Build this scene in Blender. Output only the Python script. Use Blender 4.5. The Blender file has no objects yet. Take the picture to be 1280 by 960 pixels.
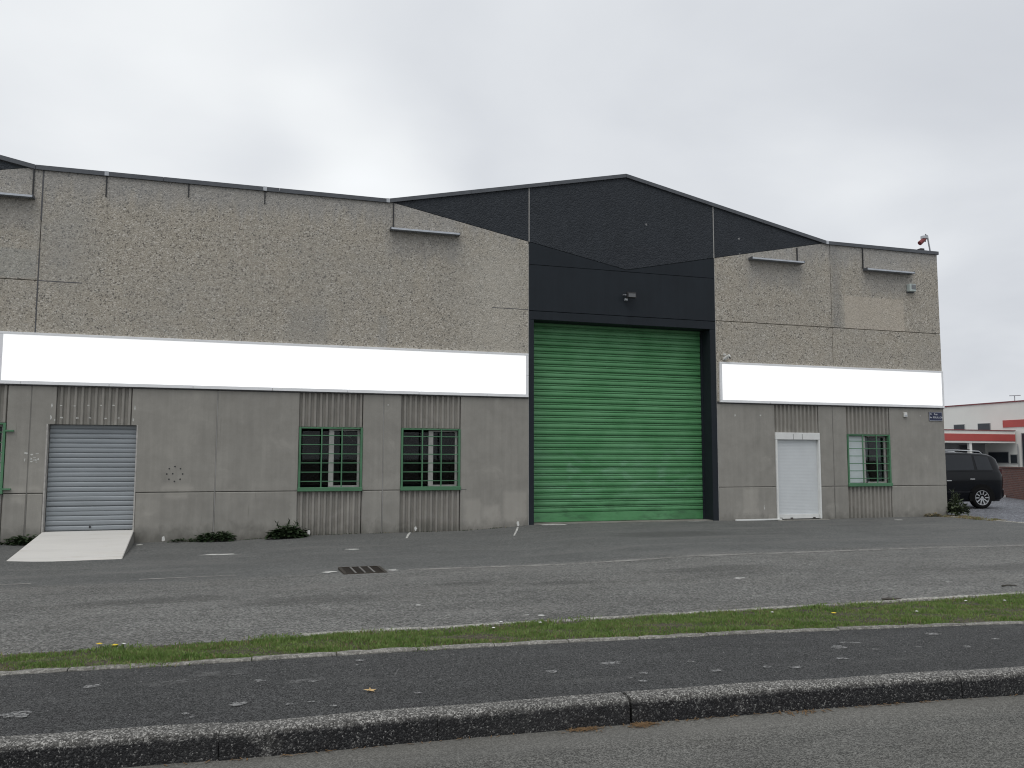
import bpy, bmesh, math, random
import numpy as np
from mathutils import Vector, Matrix

R = math.radians
SC = bpy.context.scene
COL = SC.collection

# ------------------------------------------------------------------ camera
cam_d = bpy.data.cameras.new('camera')
cam_d.sensor_width = 36.0
cam_d.lens = 36.0 * 1049.53 / 1280.0
cam_d.clip_start = 0.05
cam_d.clip_end = 6000
cam = bpy.data.objects.new('camera', cam_d)
COL.objects.link(cam)
EYE = Vector((0.0, -19.0, 1.4725))
_pit, _yaw, _rol = R(5.1387), R(17.6674), R(0.1313)
_fw = Vector((math.sin(_yaw) * math.cos(_pit), math.cos(_yaw) * math.cos(_pit), math.sin(_pit)))
_rt = Vector((math.cos(_yaw), -math.sin(_yaw), 0))
_up = _rt.cross(_fw)
_r2 = _rt * math.cos(_rol) + _up * math.sin(_rol)
_u2 = -_rt * math.sin(_rol) + _up * math.cos(_rol)
_m = Matrix((_r2, _u2, -_fw)).transposed().to_4x4()
_m.translation = EYE
cam.matrix_world = _m
SC.camera = cam

# ------------------------------------------------------------------ view
SC.view_settings.view_transform = 'Standard'
SC.view_settings.look = 'None'
SC.view_settings.exposure = 0.0
SC.view_settings.gamma = 1.0
SC.view_settings.use_curve_mapping = False
SC.cycles.max_bounces = 7
SC.cycles.diffuse_bounces = 3
SC.cycles.glossy_bounces = 3
SC.cycles.transparent_max_bounces = 12
SC.cycles.pixel_filter_type = 'BLACKMAN_HARRIS'
SC.cycles.filter_width = 1.1

# ------------------------------------------------------------------ sun
SUN_EL, SUN_AZ = R(60), R(220)       # azimuth measured clockwise from +Y
sd = bpy.data.lights.new('sun', 'SUN')
sd.energy = 1.15
sd.angle = R(40)
sd.color = (1.0, 0.975, 0.94)
sun = bpy.data.objects.new('sun', sd)
COL.objects.link(sun)
_sdir = Vector((math.sin(SUN_AZ) * math.cos(SUN_EL), math.cos(SUN_AZ) * math.cos(SUN_EL), math.sin(SUN_EL)))
sun.rotation_euler = _sdir.to_track_quat('Z', 'Y').to_euler()
sun.location = (0, -30, 60)


# ------------------------------------------------------------------ node helper
class NB:
    def __init__(self, nt):
        self.nt = nt

    def n(self, typ, ins=None, **props):
        nd = self.nt.nodes.new(typ)
        for k, v in props.items():
            setattr(nd, k, v)
        if ins:
            for k, v in ins.items():
                self.set(nd.inputs[k], v)
        return nd

    def set(self, sock, v):
        if isinstance(v, bpy.types.NodeSocket):
            self.nt.links.new(v, sock)
        elif isinstance(v, (tuple, list)) and len(v) == 3 and sock.type == 'RGBA':
            sock.default_value = (*v, 1.0)
        else:
            sock.default_value = v

    def m(self, op, a, b=0.0, c=None, clamp=False):
        nd = self.n('ShaderNodeMath', {0: a, 1: b}, operation=op, use_clamp=clamp)
        if c is not None:
            self.set(nd.inputs[2], c)
        return nd.outputs[0]

    def mul(self, a, b): return self.m('MULTIPLY', a, b)
    def add(self, a, b): return self.m('ADD', a, b)
    def sub(self, a, b): return self.m('SUBTRACT', a, b)

    def pos(self):
        return self.n('ShaderNodeNewGeometry').outputs['Position']

    def sep(self, v):
        s = self.n('ShaderNodeSeparateXYZ', {0: v})
        return s.outputs[0], s.outputs[1], s.outputs[2]

    def comb(self, x, y, z):
        return self.n('ShaderNodeCombineXYZ', {0: x, 1: y, 2: z}).outputs[0]

    def vscale(self, v, s):
        return self.n('ShaderNodeVectorMath', {0: v, 1: s}, operation='MULTIPLY').outputs[0]

    def noise(self, v, scale, detail=4.0, rough=0.55, dist=0.0):
        return self.n('ShaderNodeTexNoise', {'Vector': v, 'Scale': scale, 'Detail': detail, 'Roughness': rough, 'Distortion': dist}).outputs[0]

    def voro(self, v, scale, feature='F1', rnd=1.0):
        nd = self.n('ShaderNodeTexVoronoi', {'Vector': v, 'Scale': scale, 'Randomness': rnd}, feature=feature)
        return nd.outputs['Distance'], nd.outputs['Color']

    def mr(self, v, a, b, c=0.0, d=1.0, smooth=False):
        nd = self.n('ShaderNodeMapRange', {0: v, 1: a, 2: b, 3: c, 4: d})
        nd.clamp = True
        if smooth:
            nd.interpolation_type = 'SMOOTHSTEP'
        return nd.outputs[0]

    def mix(self, f, a, b, mode='MIX'):
        nd = self.n('ShaderNodeMix', data_type='RGBA', blend_type=mode)
        self.set(nd.inputs[0], f)
        self.set(nd.inputs[6], a)
        self.set(nd.inputs[7], b)
        return nd.outputs[2]

    def ramp(self, f, stops):
        nd = self.n('ShaderNodeValToRGB', {0: f})
        cr = nd.color_ramp
        while len(cr.elements) < len(stops):
            cr.elements.new(0.5)
        for e, (p, c) in zip(cr.elements, stops):
            e.position = p
            e.color = (*c, 1.0)
        return nd.outputs[0]

    def grey(self, v):
        return self.comb(v, v, v)

    def chan(self, col, i):
        return self.n('ShaderNodeSeparateColor', {0: col}).outputs[i]

    def box(self, x, z, x0, x1, z0, z1, e=0.03):
        a = self.mul(self.mr(x, x0 - e, x0 + e), self.mr(x, x1 + e, x1 - e))
        b = self.mul(self.mr(z, z0 - e, z0 + e), self.mr(z, z1 + e, z1 - e))
        return self.mul(a, b)


def material(name):
    mt = bpy.data.materials.new(name)
    mt.use_nodes = True
    nt = mt.node_tree
    nt.nodes.clear()
    b = NB(nt)
    out = b.n('ShaderNodeOutputMaterial')
    bs = b.n('ShaderNodeBsdfPrincipled')
    nt.links.new(bs.outputs[0], out.inputs[0])
    b.out, b.bs, b.mat = out, bs, mt
    return b


def bump(b, h, strength, dist):
    nd = b.n('ShaderNodeBump', {'Height': h, 'Strength': strength, 'Distance': dist})
    b.set(b.bs.inputs['Normal'], nd.outputs[0])


def simple(name, col, rough=0.6, metal=0.0, var=0.12, scale=6.0, spec=0.5, bumps=0.0):
    b = material(name)
    p = b.pos()
    n = b.noise(p, scale, 5, 0.6)
    f = b.mr(n, 0.25, 0.75, 1 - var, 1 + var)
    c = b.n('ShaderNodeVectorMath', {0: col, 1: b.grey(f)}, operation='MULTIPLY').outputs[0]
    b.set(b.bs.inputs['Base Color'], c)
    b.set(b.bs.inputs['Roughness'], rough)
    b.set(b.bs.inputs['Metallic'], metal)
    b.set(b.bs.inputs['Specular IOR Level'], spec)
    if bumps:
        bump(b, b.noise(p, scale * 8, 3, 0.6), bumps, 0.01)
    return b.mat


# ------------------------------------------------------------------ world
W = bpy.data.worlds.new('World')
SC.world = W
W.use_nodes = True
W.node_tree.nodes.clear()
wb = NB(W.node_tree)
w_out = wb.n('ShaderNodeOutputWorld')
w_bg = wb.n('ShaderNodeBackground')
W.node_tree.links.new(w_bg.outputs[0], w_out.inputs[0])
sky = wb.n('ShaderNodeTexSky', sky_type='NISHITA')
sky.sun_disc = False
sky.sun_elevation = SUN_EL
sky.sun_rotation = SUN_AZ
sky.air_density = 1.0
sky.dust_density = 3.0
tc = wb.n('ShaderNodeTexCoord').outputs['Generated']
dx, dy, dz = wb.sep(tc)
den = wb.add(wb.m('MAXIMUM', dz, 0.0), 0.22)
cuv = wb.comb(wb.m('DIVIDE', dx, den), wb.m('DIVIDE', dy, den), 0.35)
c0 = wb.noise(cuv, 0.42, 3, 0.5, 0.2)
c1 = wb.noise(cuv, 1.25, 5, 0.5, 0.25)
cl = wb.add(wb.mul(c0, 0.45), wb.mul(c1, 0.55))
cl = wb.mr(cl, 0.32, 0.68, 0.0, 1.0, True)
wv = wb.n('ShaderNodeVectorMath', {0: wb.n('ShaderNodeTexNoise', {'Vector': cuv, 'Scale': 1.3, 'Detail': 2.5, 'Roughness': 0.45}).outputs['Color'], 1: (0.5, 0.5, 0.5)}, operation='SUBTRACT').outputs[0]
vd = wb.n('ShaderNodeVectorMath', {0: tc, 1: wb.vscale(wv, (0.045, 0.045, 0.055))}, operation='ADD').outputs[0]


def glow(d, deg, amt):
    dot = wb.n('ShaderNodeVectorMath', {0: vd, 1: d}, operation='DOT_PRODUCT').outputs['Value']
    g = wb.mr(dot, math.cos(R(deg)), 1.0, 0.0, 1.0, True)
    return wb.mul(g, amt)


# thin places of the cloud deck where the photograph's sky is brightest
gl = wb.add(glow((0.125, 0.940, 0.290), 11.0, 0.24), wb.add(glow((0.60, 0.732, 0.290), 12.0, 0.20), glow((-0.25, 0.87, 0.43), 18.0, 0.10)))
gl = wb.add(gl, glow((-0.06, 0.93, 0.34), 16.0, 0.10))
lum = wb.add(wb.mr(cl, 0.0, 1.0, 0.65, 0.82), gl)
tint = wb.mix(wb.mr(lum, 0.6, 0.92), (0.942, 0.985, 1.065), (0.972, 0.998, 1.02))
cloud = wb.n('ShaderNodeVectorMath', {0: tint, 1: wb.grey(wb.mul(lum, 10.0))}, operation='MULTIPLY').outputs[0]
skymix = wb.mix(0.965, sky.outputs[0], cloud)
wb.set(w_bg.inputs[0], skymix)
w_bg.inputs[1].default_value = 0.1
W.cycles.sampling_method = 'MANUAL'
W.cycles.sample_map_resolution = 512

# ------------------------------------------------------------------ terrain profile
WX = [-60, -4.5, -3.0, 0, 1.3, 2.7, 4.8, 6.3, 6.6, 11.6, 13.2, 16.6, 19, 80]
WZ = [-.21, -.21, -.25, -.25, -.19, -.175, -.17, -.09, -.06, -.065, -.1, -.085, -.08, -.08]


def y_edging(X):
    a = min(max(X + 1, 0), 9)
    return 0.05 * max(0, -X - 0.3) - 12.53 - .0098 * a * a - max(0, X - 8) * .17


def y_kerb(X):
    a = min(max(X + 1, 0), 9)
    return 0.08 * max(0, -X) - 14.12 - .008 * a * a - max(0, X - 8) * .14


def y_grass(X):
    return -11.73 - 0.006 * max(0, X) - max(0, X - 9) * 0.09


def fz(X, Y):
    t = min(max((Y + 11.73) / 8.7, 0), 1)
    t = t * t * (3 - 2 * t)
    return float(np.interp(X, WX, WZ)) * t


# ------------------------------------------------------------------ mesh helpers
def link(name, me, mat=None, parent=None):
    o = bpy.data.objects.new(name, me)
    COL.objects.link(o)
    if mat is not None and me is not None and not me.materials:
        me.materials.append(mat)
    if parent is not None:
        o.parent = parent
        if parent.type == 'EMPTY' and parent.get('_w', 1):
            o.matrix_parent_inverse = Matrix.Translation(parent.location).inverted()
    return o


def mesh(name, verts, faces, mat=None, parent=None, smooth=False):
    me = bpy.data.meshes.new(name)
    me.from_pydata([tuple(v) for v in verts], [], faces)
    me.update()
    if smooth:
        me.polygons.foreach_set('use_smooth', [True] * len(me.polygons))
    return link(name, me, mat, parent)


def from_bm(name, bm, mat=None, parent=None, smooth=False):
    bmesh.ops.recalc_face_normals(bm, faces=bm.faces)
    me = bpy.data.meshes.new(name)
    bm.to_mesh(me)
    bm.free()
    if smooth:
        me.polygons.foreach_set('use_smooth', [True] * len(me.polygons))
    return link(name, me, mat, parent)


def bm_box(bm, x0, x1, y0, y1, z0, z1, bev=0.0):
    vs = [bm.verts.new(c) for c in ((x0, y0, z0), (x1, y0, z0), (x1, y1, z0), (x0, y1, z0), (x0, y0, z1), (x1, y0, z1), (x1, y1, z1), (x0, y1, z1))]
    fs = [bm.faces.new([vs[i] for i in f]) for f in ((0, 1, 5, 4), (1, 2, 6, 5), (2, 3, 7, 6), (3, 0, 4, 7), (4, 5, 6, 7), (3, 2, 1, 0))]
    if bev:
        es = list({e for f in fs for e in f.edges})
        bmesh.ops.bevel(bm, geom=es, offset=bev, segments=1, affect='EDGES', clamp_overlap=True)
    return vs


def box(name, x0, x1, y0, y1, z0, z1, mat, parent=None, bev=0.0):
    bm = bmesh.new()
    bm_box(bm, x0, x1, y0, y1, z0, z1, bev)
    return from_bm(name, bm, mat, parent)


def prism(name, pts, yf, yb, mat, parent=None, bev=0.008):
    """outline in X/Z, front face at yf, back at yb, front edges chamfered"""
    bm = bmesh.new()
    f = [bm.verts.new((x, yf, z)) for x, z in pts]
    k = [bm.verts.new((x, yb, z)) for x, z in pts]
    n = len(pts)
    ff = bm.faces.new(f)
    bm.faces.new(list(reversed(k)))
    for i in range(n):
        bm.faces.new((f[i], k[i], k[(i + 1) % n], f[(i + 1) % n]))
    if bev:
        bmesh.ops.bevel(bm, geom=list(ff.edges), offset=bev, segments=1, affect='EDGES', clamp_overlap=True)
    return from_bm(name, bm, mat, parent)


def rect(x0, x1, z0, z1):
    return [(x0, z0), (x1, z0), (x1, z1), (x0, z1)]


def tube(bm, pts, r, seg=8):
    pts = [Vector(p) for p in pts]
    rings = []
    for i, p in enumerate(pts):
        d = (pts[min(i + 1, len(pts) - 1)] - pts[max(i - 1, 0)]).normalized()
        a = d.orthogonal().normalized()
        b_ = d.cross(a)
        rr = r[i] if isinstance(r, (list, tuple)) else r
        rings.append([bm.verts.new(p + (a * math.cos(t) + b_ * math.sin(t)) * rr) for t in [2 * math.pi * k / seg for k in range(seg)]])
    for A, B in zip(rings, rings[1:]):
        for k in range(seg):
            bm.faces.new((A[k], A[(k + 1) % seg], B[(k + 1) % seg], B[k]))
    bm.faces.new(rings[0][::-1])
    bm.faces.new(rings[-1])


def tube_obj(name, pts, r, mat, parent=None, seg=8):
    bm = bmesh.new()
    tube(bm, pts, r, seg)
    return from_bm(name, bm, mat, parent, smooth=False)


def thing(name, label, cat, loc=(0, 0, 0), group=None):
    o = bpy.data.objects.new(name, None)
    COL.objects.link(o)
    o.empty_display_size = 0.2
    o.location = loc
    o['label'] = label
    o['category'] = cat
    if group:
        o['group'] = group
    return o


def tag(o, label=None, cat=None, group=None, kind=None):
    if label:
        o['label'] = label
    if cat:
        o['category'] = cat
    if group:
        o['group'] = group
    if kind:
        o['kind'] = kind
    return o


def structure(o, label):
    o['kind'] = 'structure'
    o['label'] = label
    return o


# ------------------------------------------------------------------ materials: walls
def mat_aggregate():
    b = material('exposed_aggregate')
    p = b.pos()
    x, y, z = b.sep(p)
    d1, col1 = b.voro(p, 36.0)
    d2, col2 = b.voro(p, 80.0)
    r1, r2 = b.chan(col1, 0), b.chan(col2, 1)
    peb = b.ramp(r1, [(0.0, (0.03, 0.03, 0.03)), (0.05, (0.07, 0.068, 0.065)), (0.10, (0.36, 0.33, 0.28)), (0.45, (0.45, 0.415, 0.352)), (0.8, (0.54, 0.495, 0.42)), (1.0, (0.86, 0.83, 0.77))])
    fine = b.ramp(r2, [(0.0, (0.10, 0.097, 0.09)), (0.16, (0.34, 0.318, 0.275)), (0.70, (0.50, 0.465, 0.40)), (1.0, (0.80, 0.765, 0.69))])
    c = b.mix(0.45, peb, fine)
    dd, dc = b.voro(p, 26.0)
    k1 = b.chan(dc, 0)
    c = b.mix(b.mul(b.mul(b.mr(k1, 0.13, 0.10), b.mr(dd, 0.50, 0.38)), 0.72), c, (0.045, 0.043, 0.042))
    c = b.mix(b.mul(b.mul(b.mr(k1, 0.88, 0.91), b.mr(dd, 0.48, 0.36)), 0.5), c, (0.86, 0.83, 0.77))
    # broad weathering: greyer under the parapet, warmer field
    big = b.noise(p, 0.45, 4, 0.6)
    med = b.noise(p, 2.2, 5, 0.6)
    streak = b.noise(b.vscale(p, (1.6, 1.0, 0.16)), 2.0, 5, 0.62)
    c = b.mix(b.mr(big, 0.35, 0.68, 0.0, 0.30), c, (0.38, 0.378, 0.36), 'MIX')
    c = b.mix(b.mul(b.mr(med, 0.42, 0.72), 0.28), c, (0.48, 0.42, 0.33), 'MIX')
    c = b.n('ShaderNodeVectorMath', {0: c, 1: (0.875, 0.865, 0.85)}, operation='MULTIPLY').outputs[0]
    edge = b.add(b.mul(b.sub(streak, 0.5), 1.5), b.mul(b.sub(med, 0.5), 0.5))
    top = b.mr(b.add(z, edge), 6.75, 7.15)
    c = b.mix(b.mul(top, 0.40), c, (0.30, 0.31, 0.325))
    # soft shade and stains below the light troughs, put into the colour
    for x0, x1 in ((-5.9, -4.2), (3.05, 4.75), (12.6, 14.35), (16.3, 18.0)):
        mk = b.box(x, b.add(z, b.mul(b.sub(streak, 0.5), 1.3)), x0, x1, 6.15, 6.9, 0.14)
        c = b.mix(b.mul(mk, 0.33), c, (0.25, 0.255, 0.265))
    # cleaned rectangle on the right hand bay, grey patches on the left hand bay
    c = b.mix(b.mul(b.box(x, z, 15.66, 17.68, 5.09, 6.0, 0.025), 0.42), c, (0.60, 0.53, 0.44))
    c = b.mix(b.mul(b.box(x, z, 0.85, 1.75, 4.0, 4.82, 0.12), 0.26), c, (0.28, 0.28, 0.27))
    c = b.mix(b.mul(b.box(x, z, 2.85, 3.05, 4.0, 4.75, 0.05), 0.3), c, (0.28, 0.28, 0.27))
    c = b.mix(b.mul(b.box(x, z, -6.5, -4.14, 5.12, 5.72, 0.02), 0.35), c, (0.34, 0.355, 0.34))
    c = b.mix(b.mul(b.box(x, z, -4.06, -3.2, 5.1, 6.9, 0.4), 0.28), c, (0.33, 0.34, 0.34))
    c = b.mix(b.mul(b.box(x, z, 15.26, 15.55, 5.1, 7.4, 0.09), 0.35), c, (0.2, 0.205, 0.21))
    c = b.mix(b.mul(b.box(x, z, 5.0, 6.47, 3.9, 6.6, 0.5), 0.3), c, (0.58, 0.555, 0.49))
    b.set(b.bs.inputs['Base Color'], c)
    b.set(b.bs.inputs['Roughness'], 0.9)
    b.set(b.bs.inputs['Specular IOR Level'], 0.25)
    h = b.sub(b.mul(d1, -0.6), b.mul(d2, 0.4))
    bump(b, h, 0.6, 0.02)
    return b.mat


def mat_concrete(name, base, grain=1.0, ribs=False):
    b = material(name)
    p = b.pos()
    x, y, z = b.sep(p)
    big = b.noise(p, 0.7, 5, 0.6)
    med = b.noise(p, 3.0, 6, 0.62, 0.3)
    fine = b.noise(p, 60.0, 3, 0.7)
    streak = b.noise(b.vscale(p, (5.0, 1.0, 0.22)), 1.6, 6, 0.62)
    k = b.add(0.88, b.mul(b.sub(big, 0.5), 0.42))
    k = b.add(k, b.mul(b.sub(med, 0.5), 0.40))
    k = b.add(k, b.mul(b.sub(streak, 0.5), 0.75 if ribs else 0.32))
    k = b.add(k, b.mul(b.sub(fine, 0.5), 0.22 * grain))
    k = b.add(k, 0.1)
    c = b.n('ShaderNodeVectorMath', {0: base, 1: b.grey(k)}, operation='MULTIPLY').outputs[0]
    # pale lime blooms and repair plaster
    bloom = b.mul(b.mr(b.noise(p, 1.5, 5, 0.65, 0.6), 0.58, 0.72), 0.30)
    c = b.mix(bloom, c, (0.44, 0.42, 0.38))
    if not ribs:
        for bx in ((-1.62, -0.98, 0.80, 0.93), (-1.52, -1.1, 0.64, 0.74), (-4.44, -4.12, 0.79, 0.93), (-4.36, -4.13, 0.62, 0.72), (-4.08, -3.86, 0.80, 0.92),
                   (12.35, 12.75, 0.1, 0.74), (5.85, 6.42, 0.0, 0.72), (4.9, 5.3, -0.2, 0.55), (5.35, 5.75, -0.2, 0.4)):
            q = b.add(z, b.mul(b.sub(med, 0.5), 0.18))
            qx = b.add(x, b.mul(b.sub(b.noise(p, 5.0, 4), 0.5), 0.2))
            c = b.mix(b.mul(b.box(qx, q, *bx, 0.05), 0.34), c, (0.47, 0.445, 0.40))
        # rust and drip tails
        rust = b.mul(b.mr(b.noise(b.vscale(p, (9.0, 1.0, 0.6)), 1.3, 4, 0.6), 0.66, 0.74), 0.35)
        c = b.mix(rust, c, (0.12, 0.105, 0.09))
    # splash dirt and algae with a ragged upper edge
    dirt = b.add(z, b.mul(b.sub(b.noise(b.vscale(p, (1.0, 1.0, 0.8)), 2.6, 6, 0.7, 0.4), 0.5), 0.9))
    c = b.mix(b.mul(b.mr(dirt, 0.12, -0.22), 0.62), c, (0.085, 0.083, 0.07))
    b.set(b.bs.inputs['Base Color'], c)
    b.set(b.bs.inputs['Roughness'], 0.88)
    b.set(b.bs.inputs['Specular IOR Level'], 0.25)
    bump(b, b.add(b.mul(fine, 0.6), b.mul(med, 0.4)), 0.25, 0.01)
    return b.mat


def mat_dark_paint(name, base, aggregate):
    b = material(name)
    p = b.pos()
    n = b.noise(p, 1.3, 5, 0.6)
    st = b.noise(b.vscale(p, (3.0, 1.0, 0.25)), 1.5, 5, 0.6)
    k = b.add(0.55, b.add(b.mul(n, 0.5), b.mul(st, 0.4)))
    c = b.n('ShaderNodeVectorMath', {0: base, 1: b.grey(k)}, operation='MULTIPLY').outputs[0]
    if aggregate:
        d, col = b.voro(p, 30.0)
        d2, col2 = b.voro(p, 60.0)
        c = b.mix(b.mr(b.chan(col, 0), 0.45, 1.0, 0.0, 0.42), c, (0.066, 0.073, 0.083))
        c = b.mix(b.mr(b.chan(col2, 0), 0.6, 1.0, 0.0, 0.25), c, (0.03, 0.034, 0.04))
        chip = b.mul(b.mr(b.chan(b.voro(p, 5.0)[1], 1), 0.985, 0.992), b.mr(b.voro(p, 5.0)[0], 0.16, 0.1))
        c = b.mix(b.mul(chip, 0.7), c, (0.34, 0.34, 0.34))
        bump(b, b.mul(d, -1.0), 0.6, 0.02)
    else:
        bump(b, b.noise(p, 40, 4, 0.6), 0.15, 0.01)
    b.set(b.bs.inputs['Base Color'], c)
    b.set(b.bs.inputs['Roughness'], 0.62)
    b.set(b.bs.inputs['Specular IOR Level'], 0.22)
    return b.mat


M = {}
M['aggregate'] = mat_aggregate()
M['concrete'] = mat_concrete('cast_concrete', (0.292, 0.281, 0.254))
M['ribbed'] = mat_concrete('ribbed_concrete', (0.285, 0.272, 0.245), 1.0, True)
M['core'] = simple('joint_concrete', (0.20, 0.195, 0.18), 0.9)
M['dark_agg'] = mat_dark_paint('navy_paint_on_aggregate', (0.029, 0.034, 0.041), True)
M['dark_smooth'] = mat_dark_paint('navy_paint_smooth', (0.017, 0.022, 0.028), False)
M['coping'] = simple('coping_metal', (0.085, 0.093, 0.105), 0.5, 0.0, 0.2, 3.0)
M['seal'] = simple('joint_mastic', (0.10, 0.10, 0.105), 0.8)
M['seal_light'] = simple('pale_mastic', (0.37, 0.365, 0.35), 0.8)
M['roof'] = simple('roof_sheet', (0.22, 0.22, 0.22), 0.7)
M['interior'] = simple('dark_room', (0.028, 0.03, 0.034), 0.9)
M['pvc'] = simple('white_pvc', (0.40, 0.40, 0.375), 0.5, 0, 0.2, 6)
M['blind'] = simple('white_blind', (0.60, 0.66, 0.67), 0.4, 0, 0.08, 3)
M['curtain'] = simple('net_curtain', (0.22, 0.23, 0.24), 0.9, 0, 0.2, 9)
M['white_metal'] = simple('white_door_paint', (0.64, 0.67, 0.68), 0.5, 0, 0.05, 2.5)
M['white_frame'] = simple('white_frame_paint', (0.72, 0.73, 0.71), 0.5, 0, 0.08, 5)
M['light_grey'] = simple('trough_metal', (0.50, 0.53, 0.57), 0.45, 0.3, 0.15, 5)
M['black'] = simple('black_metal', (0.02, 0.02, 0.022), 0.5)
M['glassy_black'] = simple('lamp_glass', (0.12, 0.125, 0.13), 0.15)
M['red'] = simple('red_housing', (0.19, 0.03, 0.03), 0.5)
M['galv'] = simple('galvanised', (0.45, 0.47, 0.49), 0.4, 0.4, 0.2, 8)
M['box_green'] = simple('pale_alarm_plastic', (0.46, 0.52, 0.50), 0.5, 0, 0.06)
M['white_plastic'] = simple('white_plastic', (0.68, 0.68, 0.65), 0.5, 0, 0.08)
M['blue'] = simple('blue_enamel', (0.012, 0.02, 0.06), 0.35)
M['letter'] = simple('white_enamel', (0.72, 0.74, 0.78), 0.4)
M['alu'] = simple('sign_aluminium', (0.84, 0.85, 0.86), 0.45, 0.0, 0.05, 3)


def mat_green(name, base, fade):
    b = material(name)
    p = b.pos()
    x, y, z = b.sep(p)
    n = b.noise(p, 1.2, 5, 0.6)
    st = b.noise(b.vscale(p, (0.6, 1.0, 9.0)), 2.0, 4, 0.6)
    d = b.noise(p, 14.0, 5, 0.7)
    k = b.add(0.62, b.add(b.mul(n, 0.4), b.mul(st, 0.36)))
    c = b.n('ShaderNodeVectorMath', {0: base, 1: b.grey(k)}, operation='MULTIPLY').outputs[0]
    c = b.mix(b.mul(b.mr(n, 0.35, 0.7), fade), c, (0.17, 0.36, 0.20))
    c = b.mix(b.mul(b.mr(d, 0.6, 0.78), 0.35), c, (0.03, 0.07, 0.04))
    if fade > 0.4:   # scuffs and road dirt thrown against the lowest slats, pale rubbed patches at bumper height
        sc = b.noise(b.vscale(p, (0.9, 1.0, 2.4)), 1.7, 6, 0.65, 0.5)
        c = b.mix(b.mul(b.mul(b.mr(z, 0.75, 0.15), b.mr(sc, 0.46, 0.66)), 0.55), c, (0.022, 0.045, 0.028))
        c = b.mix(b.mul(b.mul(b.box(x, z, 6.7, 11.3, 0.55, 1.7, 0.4), b.mr(sc, 0.52, 0.36)), 0.35), c, (0.27, 0.46, 0.34))
    b.set(b.bs.inputs['Base Color'], c)
    b.set(b.bs.inputs['Roughness'], b.mr(n, 0.3, 0.7, 0.35, 0.55))
    return b.mat


M['green'] = mat_green('green_shutter_paint', (0.074, 0.262, 0.098), 0.42)
M['green_frame'] = mat_green('green_frame_paint', (0.060, 0.170, 0.088), 0.22)


def mat_grey_shutter():
    b = material('grey_shutter_metal')
    p = b.pos()
    n = b.noise(p, 1.6, 5, 0.6)
    st = b.noise(b.vscale(p, (0.7, 1.0, 12.0)), 2.0, 4, 0.6)
    k = b.add(0.70, b.add(b.mul(n, 0.3), b.mul(st, 0.32)))
    c = b.n('ShaderNodeVectorMath', {0: (0.265, 0.29, 0.308), 1: b.grey(k)}, operation='MULTIPLY').outputs[0]
    b.set(b.bs.inputs['Base Color'], c)
    b.set(b.bs.inputs['Roughness'], 0.42)
    b.set(b.bs.inputs['Metallic'], 0.15)
    return b.mat


M['grey_shutter'] = mat_grey_shutter()


def mat_sign_glow():
    b = material('white_sign_added_glow')
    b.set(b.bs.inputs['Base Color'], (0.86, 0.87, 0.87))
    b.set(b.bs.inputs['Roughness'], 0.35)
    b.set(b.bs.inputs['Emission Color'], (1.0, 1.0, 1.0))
    b.set(b.bs.inputs['Emission Strength'], 0.62)  # added glow lifts the blank sign face to pure white; no lamp behind
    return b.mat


M['sign_glow'] = mat_sign_glow()


def mat_glass():
    b = material('window_glass')
    tr = b.n('ShaderNodeBsdfTransparent', {0: (0.78, 0.82, 0.82)})
    gl_ = b.n('ShaderNodeBsdfGlossy', {0: (1, 1, 1), 'Roughness': 0.02})
    fr = b.n('ShaderNodeFresnel', {0: 1.28})
    mx = b.n('ShaderNodeMixShader')
    b.set(mx.inputs[0], fr.outputs[0])
    b.nt.links.new(tr.outputs[0], mx.inputs[1])
    b.nt.links.new(gl_.outputs[0], mx.inputs[2])
    b.nt.links.new(mx.outputs[0], b.out.inputs[0])
    return b.mat


M['glass'] = mat_glass()


# ------------------------------------------------------------------ materials: ground
def mat_asphalt(name, dark, light, scale, patch=0.35, warm=0.0, extra=None, spk=0.5):
    b = material(name)
    p = b.pos()
    x, y, z = b.sep(p)
    d1, col1 = b.voro(p, scale)
    d2, col2 = b.voro(p, scale * 2.3)
    s = b.add(b.mul(b.chan(col1, 0), 0.6), b.mul(b.chan(col2, 1), 0.4))
    mid = tuple((a + c_) * 0.5 for a, c_ in zip(dark, light))
    lo = tuple(m_ + (a - m_) * spk for m_, a in zip(mid, dark))
    hi = tuple(m_ + (a - m_) * spk for m_, a in zip(mid, light))
    c = b.ramp(s, [(0.12, tuple(v * 0.75 for v in lo)), (0.35, lo), (0.65, hi), (0.92, tuple(min(1, v * 1.55) for v in hi))])
    big = b.noise(p, 0.33, 5, 0.6, 0.4)
    med = b.noise(b.vscale(p, (0.55, 1.3, 1)), 1.3, 6, 0.65, 0.5)
    fine = b.noise(p, 9.0, 5, 0.7)
    k = b.add(1.0 - patch * 0.5, b.add(b.mul(b.sub(big, 0.5), patch * 1.5), b.mul(b.sub(med, 0.5), patch * 1.5)))
    k = b.add(k, b.mul(b.sub(fine, 0.5), 0.35))
    k = b.add(k, patch * 0.5)
    c = b.n('ShaderNodeVectorMath', {0: c, 1: b.grey(k)}, operation='MULTIPLY').outputs[0]
    if warm:
        c = b.mix(b.mul(b.mr(b.noise(p, 0.9, 5, 0.6), 0.5, 0.75), warm), c, (0.14, 0.125, 0.10))
    if extra:
        c = extra(b, p, x, y, z, c, med, fine)
    b.set(b.bs.inputs['Base Color'], c)
    b.set(b.bs.inputs['Roughness'], 0.9)
    b.set(b.bs.inputs['Specular IOR Level'], 0.3)
    bump(b, b.add(b.mul(d1, -0.7), b.mul(fine, 0.3)), 0.35, 0.006)
    return b.mat


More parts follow.
